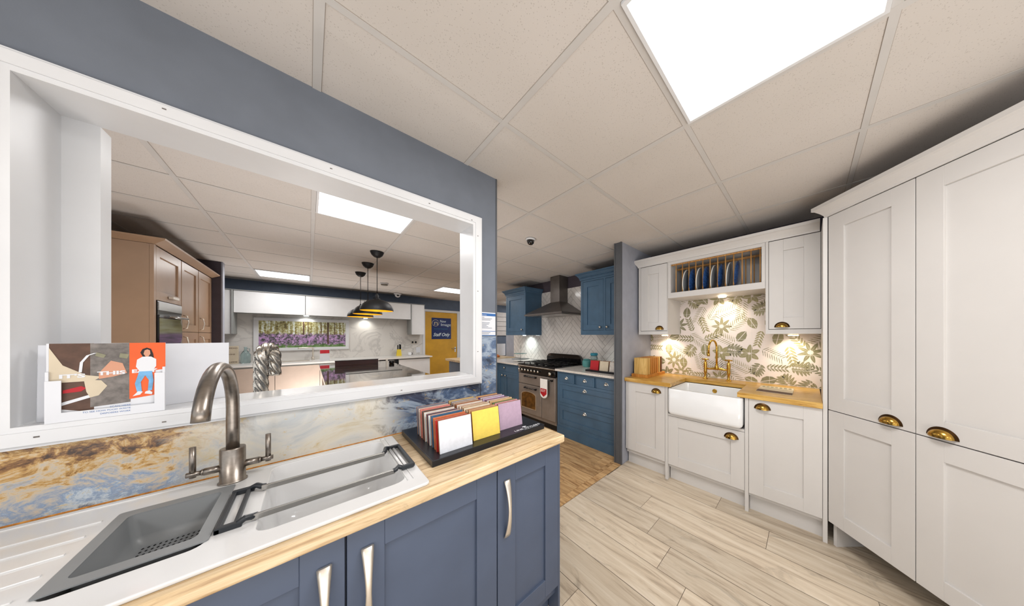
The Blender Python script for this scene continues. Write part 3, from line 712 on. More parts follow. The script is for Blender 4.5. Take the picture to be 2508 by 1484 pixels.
# butcher block worktop with sink notch
m = MB(); m2 = []
outer = [(-1.394, -.020), (-.916, -.020), (-.916, .392), (-.398, .392), (-.398, -.020), (.067, -.020), (.067, .592), (-1.394, .592)]
addplate(m, outer, [], .868, .905, .002)
solo('worktop', 'honey-coloured solid wood worktop cut out around the butler sink', 'worktop', FS, m, 'butcher')
# butler sink
t = thing('butler_sink', 'white ceramic butler sink with rounded front set into the wooden worktop', 'sink', FS, -.65, .2, .625)
m = MB(); m.sm = True
u0, u1, va, vb, za, zb_ = -.932, -.362, -.045, .405, .626, .862
def bl(d, z, dr=0): return rr(u0 + d, u1 - d, va + d, vb - d, .03 + dr, 5, z)
m.loft([bl(.03, za), bl(.012, za + .004), bl(.003, za + .016), bl(0, za + .032), bl(0, zb_ - .006), bl(.004, zb_), bl(.020, zb_), bl(.024, zb_ - .006), bl(.030, za + .06), bl(.045, za + .035), bl(.09, za + .03)], True, True)
part(t, 'basin', m, 'white_ceramic')
mt = Matrix.Translation((-.648, vb - .0265, .812)) @ Matrix.Rotation(PI / 2, 4, 'X')
m = MB(); m.lathe((0, 0, 0), [(.020, 0), (.020, .003), (.014, .004), (.012, .002)], 20); m.xf(mt); part(t, 'overflow', m, 'brass_bright')
m = MB(); m.lathe((-.648, .2, za + .03), [(.04, 0), (.04, .003), (.02, .003)], 20); part(t, 'drain', m, 'brass_bright')

# leaf tiles
def ell(cx, cz, a, b, ang, n=12, skew=0):
    ca, sa = math.cos(ang), math.sin(ang); o = []
    for i in range(n):
        t_ = 2 * PI * i / n; px = a * math.cos(t_); pz = b * math.sin(t_) * (1 - .35 * math.cos(t_)) ; o.append((cx + px * ca - pz * sa, cz + px * sa + pz * ca))
    return o
def motif(k, cx, cz, rot, s):
    P = []
    if k == 0:      # palmate leaf
        for i in range(8):
            a = rot + i * 2 * PI / 8; P.append(ell(cx + .055 * s * math.cos(a), cz + .055 * s * math.sin(a), .038 * s, .0135 * s, a))
    elif k == 1:    # rounded horse-chestnut leaf
        for i in range(6):
            a = rot + i * 2 * PI / 6; P.append(ell(cx + .047 * s * math.cos(a), cz + .047 * s * math.sin(a), .038 * s, .021 * s, a))
    elif k == 2:    # split monstera leaf
        for sg in (-1, 1):
            for i in range(6):
                tt = -.8 + i * .34; bx, bz = .055 * s * tt, 0.0; a = sg * (PI / 2 - .25 - .10 * i); ln = .062 * s * math.sqrt(max(.1, 1 - (tt * .9) ** 2)) * .62
                px, pz = bx + math.cos(a) * ln, bz + math.sin(a) * ln
                q = ell(px, pz, ln * .98, .0098 * s, a, 10)
                P.append([(cx + x_ * math.cos(rot) - z_ * math.sin(rot), cz + x_ * math.sin(rot) + z_ * math.cos(rot)) for x_, z_ in q])
        P.append(ell(cx + .052 * s * math.cos(rot), cz + .052 * s * math.sin(rot), .026 * s, .012 * s, rot))
    elif k == 3:    # sprig
        for i in range(6):
            for sg in (-1, 1):
                d = (-.06 + i * .022) * s; a = rot + sg * .75; bx, bz = cx + d * math.cos(rot), cz + d * math.sin(rot)
                P.append(ell(bx + .022 * s * math.cos(a), bz + .022 * s * math.sin(a), .021 * s, .0062 * s, a, 8))
    elif k == 4:    # fern
        for i in range(9):
            for sg in (-1, 1):
                d = (-.07 + i * .017) * s; a = rot + sg * .95; bx, bz = cx + d * math.cos(rot), cz + d * math.sin(rot)
                P.append(ell(bx + .027 * s * math.cos(a), bz + .027 * s * math.sin(a), .027 * s, .0026 * s, a, 6))
    else:           # broad single leaf, halved
        for sg in (-1, 1):
            q = [(-.05, 0), (-.03, sg * .026), (0, sg * .034), (.03, sg * .024), (.055, 0), (.05, sg * .002), (-.045, sg * .002)]
            P.append([(cx + s * (x_ * math.cos(rot) - z_ * math.sin(rot)), cz + s * (x_ * math.sin(rot) + z_ * math.cos(rot))) for x_, z_ in q])
    return P
m = MB(); V0 = .592; m.box(-1.398, .078, V0, V0 + .004, .905, 1.74)
RG = random.Random(4)
m.mi = 2; seq = [1, 3, 2, 0, 5, 4, 0, 2, 3, 5, 1, 4]; TS = .1333
us = [-.789 - TS * k for k in range(5, -7, -1)]; k = 0
for r in range(7):
    for c in range(13):
        cx = -.789 + TS * (c - 5) + (TS / 2 if r % 2 else 0) + RG.uniform(-.02, .02); cz = .92 + TS * r + RG.uniform(-.02, .02)
        kk = seq[(c * 5 + r * 3 + (c * r) % 4) % 12]; m.rnd = RG.random()
        for q in motif(kk, cx, cz, RG.uniform(0, 2 * PI), RG.uniform(.9, 1.06) if kk < 3 else RG.uniform(1.1, 1.3)):
            q = clip(q, -1.396, .076, .907, 1.738)
            k += 1
            if q and area(q) > 1e-6:
                m.poly([(p[0], V0 - .0004 - .00006 * (k % 7), p[1]) for p in q])
                h_ = len(q) // 2; a_, b_ = q[0], q[h_]; L_ = math.hypot(a_[0] - b_[0], a_[1] - b_[1])
                if L_ > .038 and len(q) >= 10:
                    nx, nz = -(a_[1] - b_[1]) / L_ * .0007, (a_[0] - b_[0]) / L_ * .0007; yv = V0 - .0009
                    m.mi = 0; m.poly([(a_[0], yv, a_[1]), (b_[0] + nx, yv, b_[1] + nz), (b_[0] - nx, yv, b_[1] - nz)]); m.mi = 2
m.mi = 1
for j in range(-5, 8):
    uu = -.789 + TS * j
    if -1.398 < uu < .078: m.box(uu - .0011, uu + .0011, V0 - .0011, V0 - .0001, .905, 1.74)
for j in range(7):
    zz = .910 + TS * j; m.box(-1.398, .078, V0 - .0012, V0 - .0001, zz - .0011, zz + .0011)
solo('tiled_splashback', 'pink-white wall tiles printed with olive green jungle leaves above the wooden worktop', 'tiles', FS, m, ['tile_pink', 'grout', 'leaf'])

# wall cabinets and plate rack (v .245 = front)
VU = .245; DP = .345
def wall_unit(label, u0, u1, d0, d1, hu):
    t = thing('wall_cabinet', label, 'cabinet', FS, (u0 + u1) / 2, VU + .17, 1.357)
    m = MB(); m.box(u0, u1, VU + .018, VU + DP, 1.357, 2.10); part(t, 'carcass', m, 'cream')
    m = MB(); m.box(u0, u1, VU, VU + .02, 1.357, 1.392).box(u0, d0 - .003, VU, VU + .02, 1.392, 2.10).box(d1 + .003, u1, VU, VU + .02, 1.392, 2.10); part(t, 'face_frame', m, 'cream')
    m = MB(); m.box(d0 - .003, d1 + .003, VU + .017, VU + .0178, 1.39, 2.10); part(t, 'shadow_gap', m, 'cream_dark')
    m = MB(); shaker(m, d0, d1, 1.396, 2.096, VU, .016, .088, .088, .088); d = part(t, 'door', m, 'cream', bevel=.001)
    m = MB(); cup(m, hu, VU, 1.407 if d0 < -1 else 1.409, .094, .043); part(t, 'cup_handle', m, ['brass', 'brass_dark'], d, label='antique brass cup handle')
wall_unit('cream wall cabinet left of the plate rack, next to the grey dividing wall', -1.372, -1.046, -1.348, -1.054, -1.134)
wall_unit('cream wall cabinet right of the plate rack, next to the tall corner cupboards', -.250, .072, -.229, .064, -.149)
t = thing('plate_rack', 'cream plate rack with wooden dowels between the two cream wall cabinets', 'plate rack', FS, -.648, VU + .17, 1.73)
m = MB(); m.box(-1.044, -.252, VU, VU + .018, 1.728, 1.782).box(-1.044, -.252, VU, VU + .018, 2.072, 2.10).box(-1.044, -1.016, VU, VU + .018, 1.782, 2.072).box(-.276, -.252, VU, VU + .018, 1.782, 2.072)
part(t, 'face_frame', m, 'cream', bevel=.001)
m = MB(); m.box(-1.044, -1.022, VU + .018, VU + DP, 1.73, 2.10).box(-.270, -.252, VU + .018, VU + DP, 1.73, 2.10).box(-1.022, -.270, VU + .018, VU + DP, 1.73, 1.748).box(-1.022, -.270, VU + .018, VU + DP, 2.085, 2.10).box(-1.022, -.270, VU + DP - .01, VU + DP, 1.748, 2.085)
part(t, 'case', m, 'cream')
for vv, zt in ((VU + .03, 2.062), (VU + .20, 2.045)):
    m = MB(); m.box(-1.022, -.270, vv - .008, vv + .008, zt, zt + .018); part(t, 'top_rail', m, 'dowel'); m = MB(); m.box(-1.022, -.270, vv - .010, vv + .010, 1.748, 1.766); part(t, 'bottom_rail', m, 'dowel')
    for i in range(12):
        uu = -.972 + .0622 * i
        m = MB(); m.tube([(uu, vv, 1.765), (uu, vv, zt + .002)], .0048, 8); part(t, 'dowel', m, 'dowel')
for i in range(8):
    uu = -.972 + .0622 * (i + 1.45); blue = i % 2 == 1
    m = MB(); r = .122; n = 28
    prof = [(.0, .0), (.06, .0), (.075, .003), (.115, .012), (r, .016), (r, .0185), (.113, .0155), (.07, .006), (.0, .004)]
    m.lathe((0, 0, 0), [(max(a, .0005), b) for a, b in prof], n, True, True)
    for fc in m.b.faces:
        fr_ = max((v.co.x ** 2 + v.co.y ** 2) ** .5 for v in fc.verts)
        if fr_ > r - .0005: fc.material_index = 1
    m.xf(Matrix.Translation((uu, VU + .115, 1.766 + r + .004)) @ Matrix.Rotation(math.radians(1), 4, 'Z') @ Matrix.Rotation(-PI / 2 + .10, 4, 'Y'))
    nth = ['first', 'second', 'third', 'fourth', 'fifth', 'sixth', 'seventh', 'eighth'][i]
    solo('dinner_plate', ('patterned blue dinner plate' if blue else 'grey dinner plate with pale rim') + f', {nth} plate from the left in the rack', 'plate', FS, m, ['plate_blue', 'plate_blue'] if blue else ['plate_grey', 'plate_white'], group='plates standing in the plate rack')
m = MB(); m.sweep([(-1.372, VU + DP), (-1.372, VU), (.060, VU)], cornice(2.10, .95), 1)
solo('cornice', 'cream cornice running above the plate rack and wall cabinets', 'cornice', FS, m, 'cream')
# lamps under wall cabinets
for x_, y_, z_ in ((2.77, 1.16, 1.350), (2.77, .09, 1.350), (2.77, .60, 1.722)):
    m = MB(); m.lathe((-y_, x_ - 2.32, z_ - .008), [(.030, 0), (.034, .004), (.034, .0075)], 20)
    solo('cupboard_light', {1.16: 'small round light under the left cream wall cabinet', .09: 'small round light under the right cream wall cabinet', .60: 'small round light under the plate rack'}[y_], 'light', FS, m, 'lamp_warm', group='lights under the cream wall units')
    spot(x_, y_, z_ - .012, 7.0, (1, .87, .64), (2.90, y_, z_ - .26), 120, .9)

# wood sample stand
t = thing('sample_stand', 'low wooden stand holding upright wood block samples at the left end of the wooden worktop', 'stand', FS, -1.285, .30, .9055)
m = MB(); m.box(-1.376, -1.192, .092, .525, .9055, .918); part(t, 'base', m, 'honey_wood', bevel=.001)
m = MB(); m.box(-1.376, -1.192, .092, .108, .918, .936).box(-1.376, -1.192, .510, .525, .918, .936).box(-1.208, -1.192, .108, .510, .918, .936).box(-1.376, -1.360, .108, .510, .918, .936); part(t, 'rim', m, 'honey_wood', bevel=.001)
wn = ['pale maple', 'light beech', 'golden oak', 'honey oak', 'amber oak', 'tan ash', 'pale oak', 'walnut']
for i in range(8):
    va = .115 + i * .049; mt_ = ['pale_wood', 'pale_wood', 'honey_wood', 'honey_wood', 'honey_wood', 'honey_wood', 'pale_wood', 'walnut'][i]
    m = MB(); m.box(-1.357, -1.211, va, va + (.034 if i == 0 else .029), .9185, 1.106); solo('wood_sample', f'{wn[i]} wood block, {["nearest the front", "second", "third", "fourth", "fifth", "sixth", "seventh", "rearmost"][i]}' + (' from the front' if 0 < i < 7 else '') + ' in the wooden stand', 'sample', FS, m, mt_, group='wood samples in the stand', bevel=.0015)
# leaflet on worktop
t = thing('leaflet', 'patterned brochure lying on the wooden worktop right of the butler sink', 'leaflet', FS, -.19, .27, .9055)
m = MB(); m.loft([[(-.300, .130, .9055), (-.084, .118, .9055), (-.083, .436, .9055), (-.297, .434, .9055)], [(-.300, .130, .9085), (-.084, .118, .9085), (-.083, .436, .9085), (-.297, .434, .9085)]]); part(t, 'cover', m, 'cream_photo')
m = MB(); m.poly([(-.299, .132, .9087), (-.085, .120, .9087), (-.085, .205, .9087), (-.298, .235, .9087)]); part(t, 'brown_band', m, 'brown_dark')
m = MB()
for k_ in range(7): m.poly([(-.275 + k_ * .028 + .011 * math.cos(q), .385 + .03 * math.sin(q), .9087) for q in [2 * PI * i / 10 for i in range(10)]])
for k_ in range(3): m.poly([(-.26, .30 + k_ * .012, .9087), (-.12, .295 + k_ * .012, .9087), (-.12, .298 + k_ * .012, .9087), (-.26, .303 + k_ * .012, .9087)])
part(t, 'printed_pattern', m, 'leaf')

# brass bridge mixer
t = thing('bridge_tap', 'brass bridge mixer tap with swan neck behind the butler sink', 'tap', FS, -.66, .50, .905)
vt = .502
for uu in (-.762, -.557):
    m = MB(); m.lathe((uu, vt, .9055), [(.024, 0), (.024, .005), (.015, .009), (.011, .02), (.009, .05), (.014, .06), (.016, .08), (.013, .10), (.016, .125), (.017, .15), (.014, .168), (.009, .175), (.007, .192)], 20)
    p = part(t, 'pillar', m, 'brass_bright')
    m = MB(); m.tube([(uu - .032, vt, 1.103), (uu + .032, vt, 1.103)], .006, 10).tube([(uu, vt - .032, 1.103), (uu, vt + .032, 1.103)], .006, 10).lathe((uu, vt, 1.094), [(.010, 0), (.013, .008), (.010, .018)], 14); part(t, 'cross_handle', m, 'brass_bright', p)
m = MB(); m.tube([(-.762, vt, 1.008), (-.72, vt, 1.008), (-.69, vt, 1.014), (-.63, vt, 1.014), (-.60, vt, 1.008), (-.557, vt, 1.008)], [.009, .009, .012, .012, .009, .009], 12).lathe((-.66, vt, 1.005), [(.019, 0), (.02, .015), (.014, .035), (.012, .05)], 18); part(t, 'bridge', m, 'brass_bright')
m = MB(); pts = [(-.66, vt, 1.04), (-.66, vt, 1.22)]
for i in range(1, 13):
    a = PI * i / 12; pts.append((-.66 - (.033 * (1 - math.cos(a)) / 2), vt - .075 * (1 - math.cos(a)), 1.22 + .078 * math.sin(a)))
pts += [(-.694, vt - .152, 1.175)]
m.tube(pts, .0095, 12).tube([(-.694, vt - .152, 1.178), (-.694, vt - .152, 1.145)], .0125, 12); part(t, 'spout', m, 'brass_bright')

# ================================================================== TALL DIAGONAL UNITS (FD)
for (a, b, lab) in ((.004, .3995, 'tall narrow cream corner cupboard at an angle, nearest the wooden worktop'), (.4035, 1.0, 'tall wide cream corner cupboard at the right edge, nearest the camera')):
    t = thing('tall_cabinet', lab, 'cabinet', FD, (a + b) / 2, .3, 0, 'tall cream corner cupboards')
    m = MB(); m.box(a, b, .022, .58, .15, 2.108); part(t, 'carcass', m, 'cream')
    m = MB(); m.box(a + .015, b - .015, .30, .315, 0, .15); part(t, 'plinth', m, 'void_shade'); m = MB(); m.box(a + .004 if a < .1 else b - .03, a + .022 if a < .1 else b - .012, .03, .30, 0, .15); part(t, 'foot', m, 'cream')  # black set-back panel paints the shade under the cupboard; no plinth there
    m = MB(); shaker(m, a, b, .150, .864, 0, .02, .088, .09, .088); d1 = part(t, 'door', m, 'cream', bevel=.001)
    m = MB(); shaker(m, a, b, .869, 2.106, 0, .02, .088, .09, .086); d2 = part(t, 'door', m, 'cream', bevel=.001)
    m = MB(); cup(m, .308 if a < .1 else .487, 0, .884, .1, .046); part(t, 'cup_handle', m, ['brass', 'brass_dark'], d2, label='antique brass cup handle')
m = MB(); m.sweep([(-.006, .26), (-.006, 0), (1.0, 0)], cornice(2.109, 1.0), 1); solo('cornice', 'cream cornice on top of the tall corner cupboards', 'cornice', FD, m, 'cream')
m = MB(); m.box(.0, 1.4, .60, .68, 0, CZ); struct('wall_corner', FD, m, ['wall_purple'])

# ================================================================== BLUE KITCHEN (FB, v = x-2.355)
# herringbone tiles
m = MB(); VT = .613; m.box(-4.44, -1.488, VT, VT + .005, .90, 2.128); m.mi = 1
for q in herring(.30, .075, .002, PI / 4, -4.44, -1.488, .90, 2.128):
    m.rnd = random.random(); m.poly([(p[0], VT - .002, p[1]) for p in q])
solo('herringbone_tiles', 'glossy white herringbone wall tiles behind the range cooker', 'tiles', FB, m, ['grout_dark', 'tile_white'])
def knobpart(t, par, u, v, z, r=.017):
    m = MB(); knob(m, u, v, z, r); part(t, 'knob', m, 'chrome', par)
def beaded(m, u0, u1, z0, z1, v, th=.018, st=.06):
    if z1 - z0 > .16: shaker(m, u0, u1, z0, z1, v, th, st, st, st, .009)
    else:
        m.box(u0, u1, v, v + th, z0, z1); m.box(u0 + .02, u1 - .02, v - .0025, v, z0 + .02, z1 - .02)
def blue_base(label, u0, u1, drawers, handle='knob'):
    t = thing('base_cabinet', label, 'cabinet', FB, (u0 + u1) / 2, .3, 0, 'blue base cabinets')
    m = MB(); m.box(u0, u1, .02, .612, .10, .862); part(t, 'carcass', m, 'blue')
    m = MB(); m.box(u0, u1, -.010, .02, 0, .118).box(u0, u1, -.006, .02, .118, .128).box(u0, u1, -.002, .02, .128, .136); part(t, 'skirting', m, 'blue', bevel=.002)
    m = MB(); zs = sorted({d[2] for d in drawers} | {d[3] for d in drawers})
    m.box(u0, u0 + .038, 0, .02, .136, .862).box(u1 - .038, u1, 0, .02, .136, .862).box(u0 + .038, u1 - .038, 0, .02, .84, .862).box(u0 + .038, u1 - .038, 0, .02, .136, .164).box(u0 + .038, u1 - .038, 0, .02, .690, .722)
    if handle == 'cup': m.box(u0 + .038, u1 - .038, 0, .02, .413, .447)
    part(t, 'face_frame', m, 'blue', bevel=.001)
    for (a, b, c, d, hu, hz, nm) in drawers:
        m = MB(); beaded(m, a, b, c, d, .001); dd = part(t, nm, m, 'blue', bevel=.0008)
        if handle == 'cup':
            m = MB(); cup(m, hu, .0, hz, .062, .032, .022); part(t, 'cup_handle', m, ['chrome', 'chrome'], dd)
        else: knobpart(t, dd, hu, .0, hz)
blue_base('blue five-drawer base cabinet right of the range cooker', -2.475, -1.500, [(-2.436, -2.165, .724, .838, -2.302, .770, 'drawer'), (-2.124, -1.842, .724, .838, -1.989, .772, 'drawer'), (-1.804, -1.54, .724, .838, -1.667, .774, 'drawer'), (-2.436, -1.54, .449, .688, -1.989, .645, 'drawer'), (-2.436, -1.54, .166, .411, -1.989, .362, 'drawer')], 'cup')
blue_base('blue base cabinet with one drawer over two doors left of the range cooker', -4.06, -3.375, [(-4.02, -3.415, .724, .838, -3.79, .793, 'drawer'), (-4.02, -3.812, .166, .688, -3.86, .660, 'door'), (-3.808, -3.415, .166, .688, -3.76, .660, 'door')])
m = MB(); m.box(-2.484, -1.495, -.04, .61, .868, .895); solo('worktop', 'speckled pale stone worktop right of the range cooker', 'worktop', FB, m, 'quartz', bevel=.002)
m = MB(); m.box(-4.38, -3.372, -.04, .61, .868, .895); solo('worktop', 'speckled pale stone worktop left of the range cooker', 'worktop', FB, m, 'quartz', bevel=.002)
def blue_wall(label, u0, u1, doors, side_panel=False):
    VV = .245
    t = thing('wall_cabinet', label, 'cabinet', FB, (u0 + u1) / 2, VV + .17, 1.357, 'blue wall cabinets')
    m = MB(); m.box(u0, u1, VV + .02, .610, 1.357, 2.10); part(t, 'carcass', m, 'blue')
    m = MB(); m.box(u0, u0 + .036, VV, VV + .02, 1.357, 2.10).box(u1 - .036, u1, VV, VV + .02, 1.357, 2.10).box(u0 + .036, u1 - .036, VV, VV + .02, 1.357, 1.415).box(u0 + .036, u1 - .036, VV, VV + .02, 2.075, 2.10)
    if len(doors) > 1: m.box(-1.885, -1.852, VV, VV + .02, 1.415, 2.075)
    part(t, 'face_frame', m, 'blue', bevel=.001)
    for a, b, hu in doors:
        m = MB(); shaker(m, a, b, 1.418, 2.072, VV + .001, .018, .072, .072, .072, .010); d = part(t, 'door', m, 'blue', bevel=.0008); knobpart(t, d, hu, VV, 1.455)
    m = MB(); pr = [(0, 2.10), (.010, 2.10), (.012, 2.118), (.020, 2.126), (.020, 2.138), (.045, 2.168), (.058, 2.176), (.058, 2.190), (0, 2.190)]
    m.sweep([(u0, .608), (u0, VV), (u1, VV), (u1, .608)], pr, 1); part(t, 'cornice', m, 'blue')
    m = MB(); n = int((u1 - u0) / .022)
    for i in range(n): m.box(u0 + .022 * i + .004, u0 + .022 * i + .014, VV - .026, VV - .019, 2.127, 2.137)
    part(t, 'dentil_moulding', m, 'blue')
    if side_panel: 
        m = MB(); m.box(u1 - .001, u1 + .002, VV + .05, VV + .09, 1.40, 2.06).box(u1 - .001, u1 + .002, VV + .27, VV + .31, 1.40, 2.06).box(u1 - .001, u1 + .002, VV + .09, VV + .27, 1.40, 1.46).box(u1 - .001, u1 + .002, VV + .09, VV + .27, 2.0, 2.06); part(t, 'side_panel', m, 'blue')
    return t
blue_wall('blue wall cabinet with two doors right of the cooker hood', -2.265, -1.490, [(-2.225, -1.888, -1.925), (-1.849, -1.53, -1.818)])
blue_wall('blue wall cabinet with one door left of the cooker hood', -4.155, -3.540, [(-4.115, -3.58, -3.63)], True)
for uu, lab in ((-3.85, 'small light under the blue wall cabinet left of the hood'), (-1.66, 'small light under the blue wall cabinet right of the hood')):
    m = MB(); m.lathe((uu, .45, 1.3475), [(.026, 0), (.03, .004), (.03, .009)], 16); solo('cupboard_light', lab, 'light', FB, m, 'lamp_cool', group='lights under the blue wall cabinets')
    p = FB.w(uu, .47, 1.34); spot(p[0], p[1], p[2], 7, (.86, 1, 1), (2.96, p[1], 1.08), 125, .9)

# cooker hood
t = thing('cooker_hood', 'dark metal pyramid chimney hood above the range cooker', 'cooker hood', FB, -2.95, .36, 1.665)
m = MB(); m.box(-3.395, -2.512, .115, .612, 1.668, 1.693); part(t, 'canopy_band', m, 'hood', bevel=.001)
m = MB(); m.loft([[(-3.395, .115, 1.693), (-2.512, .115, 1.693), (-2.512, .612, 1.693), (-3.395, .612, 1.693)], [(-3.085, .42, 1.895), (-2.872, .42, 1.895), (-2.872, .612, 1.895), (-3.085, .612, 1.895)]]); part(t, 'pyramid', m, 'hood')
m = MB(); m.box(-3.085, -2.872, .42, .612, 1.895, CZ - .004); part(t, 'chimney', m, 'hood')
m = MB(); m.box(-3.36, -2.96, .15, .57, 1.662, 1.668).box(-2.94, -2.55, .15, .57, 1.662, 1.668); part(t, 'filters', m, 'steel')

# range cooker
t = thing('range_cooker', 'bronze-grey range cooker with black hob, control panel and curved black upstand', 'cooker', FB, -2.915, .25, 0)
a, b, vf = -3.362, -2.492, -.02
m = MB(); m.box(a, b, vf + .02, .55, .10, .862); part(t, 'body', m, 'cooker')
m = MB(); m.box(a + .02, b - .02, .06, .50, 0, .10); part(t, 'plinth', m, 'black_matt')
m = MB(); m.box(a, b, vf - .005, vf + .03, .765, .868); part(t, 'control_panel', m, 'black_gloss', bevel=.002)
m = MB(); m.box(a - .004, b + .004, vf - .025, vf - .006, .868, .885); part(t, 'towel_rail', m, 'chrome', bevel=.004)
m = MB(); m.box(a - .004, b + .004, vf - .006, .58, .868, .905); part(t, 'hob', m, 'black_gloss', bevel=.004)
for i in range(7): 
    uu = a + .055 + i * .078; m = MB(); knob(m, uu, vf - .005, .818, .019); part(t, 'knob', m, 'chrome')
m = MB(); knob(m, b - .075, vf - .005, .815, .027); part(t, 'knob', m, 'chrome')
def arch_door(u0, u1, z0, z1, win):
    m = MB(); m.box(u0, u1, vf, vf + .02, z0, z1); d = part(t, 'oven_door', m, 'cooker', bevel=.006)
    if win:
        wu0, wu1, wz0, wz1 = win; q = [(wu0, wz0), (wu1, wz0), (wu1, wz1 - .05)] + [((wu0 + wu1) / 2 + (wu1 - wu0) / 2 * math.cos(PI * i / 10), wz1 - .05 + .05 * math.sin(PI * i / 10)) for i in range(1, 10)] + [(wu0, wz1 - .05)]
        cx = (wu0 + wu1) / 2; cz = (wz0 + wz1) / 2
        m = MB(); m.prism([(cx + (p[0] - cx) * 1.10, cz + (p[1] - cz) * 1.10) for p in q], 'y', vf - .003, vf); part(t, 'window_trim', m, 'nickel', d)
        m = MB(); m.prism(q, 'y', vf - .0045, vf - .003); part(t, 'window_glass', m, 'oven_glass', d)
    return d
def chand(par, u0, u1, z):
    m = MB(); m.tube([(u0, vf - .028, z), (u1, vf - .028, z)], .009, 10).box(u0, u0 + .014, vf - .03, vf, z - .012, z + .012).box(u1 - .014, u1, vf - .03, vf, z - .012, z + .012); part(t, 'handle', m, 'black_gloss', par)
d = arch_door(a + .006, -2.795, .600, .758, None); chand(d, -3.18, -2.90, .722)
d = arch_door(a + .006, -2.795, .150, .592, (-3.27, -2.93, .24, .48)); chand(d, -3.18, -2.90, .545)
d = arch_door(-2.787, b - .006, .150, .758, None); chand(d, -2.74, -2.54, .722)
m = MB()
uu0, uu1 = -3.27, -2.475; q = [(uu0, .905), (uu1, .905), (uu1, .965)] + [(uu1 - .10 + .10 * math.cos(PI / 2 * i / 6), .965 + .085 * math.sin(PI / 2 * i / 6)) for i in range(1, 7)] + [(uu0 + .10 - .10 * math.sin(PI / 2 * i / 6), .965 + .085 * math.cos(PI / 2 * i / 6)) for i in range(7)] + [(uu0, .96)]
m.prism(q, 'y', .50, .545); part(t, 'upstand', m, 'black_gloss', bevel=.006)
m = MB(); text(m, 'R', -2.86, .4975, .985, .03); part(t, 'emblem', m, 'steel')
for i in range(5):
    cu = a + .12 + i * .163; m = MB(); m.lathe((cu, .26, .905), [(.045, 0), (.045, .012), (.03, .018)], 18); part(t, 'burner', m, 'black_matt')
m = MB()
for i in range(5):
    cu = a + .12 + i * .163
    for vv in (.06, .46): m.box(cu - .075, cu + .075, vv - .004, vv + .004, .925, .933)
    for du in (-.071, .071): m.box(cu + du - .004, cu + du + .004, .06, .46, .925, .933)
    for vv in (.16, .26, .36): m.box(cu - .075, cu + .075, vv - .003, vv + .003, .927, .935)
    m.box(cu - .003, cu + .003, .06, .46, .927, .935)
    for du in (-.071, .071):
        for vv in (.06, .46): m.box(cu + du - .004, cu + du + .004, vv - .004, vv + .004, .905, .925)
part(t, 'pan_supports', m, 'black')
# towel
t = thing('hand_towel', 'white towel with a red printed badge hanging on the right oven door handle', 'towel', FB, -2.685, -.065, .46)
q = [(-2.76, .735), (-2.76, .52)] + [(-2.685 - .075 * math.cos(PI * i / 8), .52 - .055 * math.sin(PI * i / 8)) for i in range(1, 8)] + [(-2.61, .52), (-2.61, .735)]
m = MB(); m.prism(q, 'y', vf - .052, vf - .041); part(t, 'cloth', m, 'towel', bevel=.003)
m = MB(); m.prism([(-2.75, .60), (-2.75, .53), (-2.685, .485), (-2.62, .53), (-2.62, .60)], 'y', vf - .054, vf - .0525); bd = part(t, 'badge', m, 'red')
m = MB(); text(m, 'EST', -2.735, vf - .0545, .555, .045, .09); part(t, 'badge_lettering', m, 'towel', bd)

# items on blue worktops
t = thing('display_board', 'small black display base with worktop samples on the stone worktop right of the cooker', 'display board', FB, -1.8, .16, .8955)
m = MB(); m.box(-2.045, -1.56, .08, .26, .8955, .918); part(t, 'base', m, 'tray_black')
for i, (nm, mt_, u0) in enumerate((('deep red', 'red', -1.99), ('beige stone', 'cream_photo', -1.845), ('pale grey', 'quartz', -1.70))):
    for k_ in range(2):
        m = MB(); vv = .105 + k_ * .05; m.loft([[(u0, vv, .9185), (u0 + .125, vv, .9185), (u0 + .125, vv + .012, .9185), (u0, vv + .012, .9185)], [(u0, vv + .018, 1.032), (u0 + .125, vv + .018, 1.032), (u0 + .125, vv + .03, 1.032), (u0, vv + .03, 1.032)]])
        solo('worktop_sample', f'{nm} sample{"" if k_ == 0 else " standing behind the front one"} on the small black base by the cooker', 'sample', FB, m, mt_ if k_ == 0 else 'mdf', group='worktop samples by the cooker')
t = thing('glass_jar', 'glass jar with blue lid and yellow contents behind the samples by the cooker', 'jar', FB, -2.17, .42, .8955)
m = MB(); m.lathe((-2.17, .42, .8955), [(.046, 0), (.05, .006), (.05, .15), (.042, .17)], 20); part(t, 'body', m, 'glass_blue')
m = MB(); m.lathe((-2.17, .42, .9), [(.044, 0), (.045, .11)], 18); part(t, 'contents', m, 'yellow')
m = MB(); m.lathe((-2.17, .42, 1.066), [(.046, 0), (.052, .004), (.052, .03), (.046, .036)], 20); part(t, 'lid', m, 'teal')
t = thing('glass_jar', 'low turquoise patterned glass jar beside the end of the range cooker', 'jar', FB, -2.305, .42, .8955)
m = MB(); m.lathe((-2.305, .42, .8955), [(.05, 0), (.064, .02), (.066, .085), (.05, .10)], 20); part(t, 'body', m, 'glass_teal')
m = MB(); m.lathe((-2.305, .42, .996), [(.052, 0), (.056, .01), (.02, .018)], 20); part(t, 'lid', m, 'glass_teal')
t = thing('cake_stand', 'two-tier glass serving stand with thin metal pole at the left of the hob', 'cake stand', FB, -3.68, .28, .8955)
m = MB(); m.lathe((-3.62, .20, .8955), [(.05, 0), (.05, .004), (.008, .008)], 20).lathe((-3.62, .20, .935), [(.02, 0), (.15, .004), (.155, .010), (.02, .007)], 28); part(t, 'lower_plate', m, 'grey_plastic')
m = MB(); m.lathe((-3.62, .20, 1.03), [(.02, 0), (.11, .004), (.115, .010), (.02, .007)], 28); part(t, 'upper_plate', m, 'glass_teal')
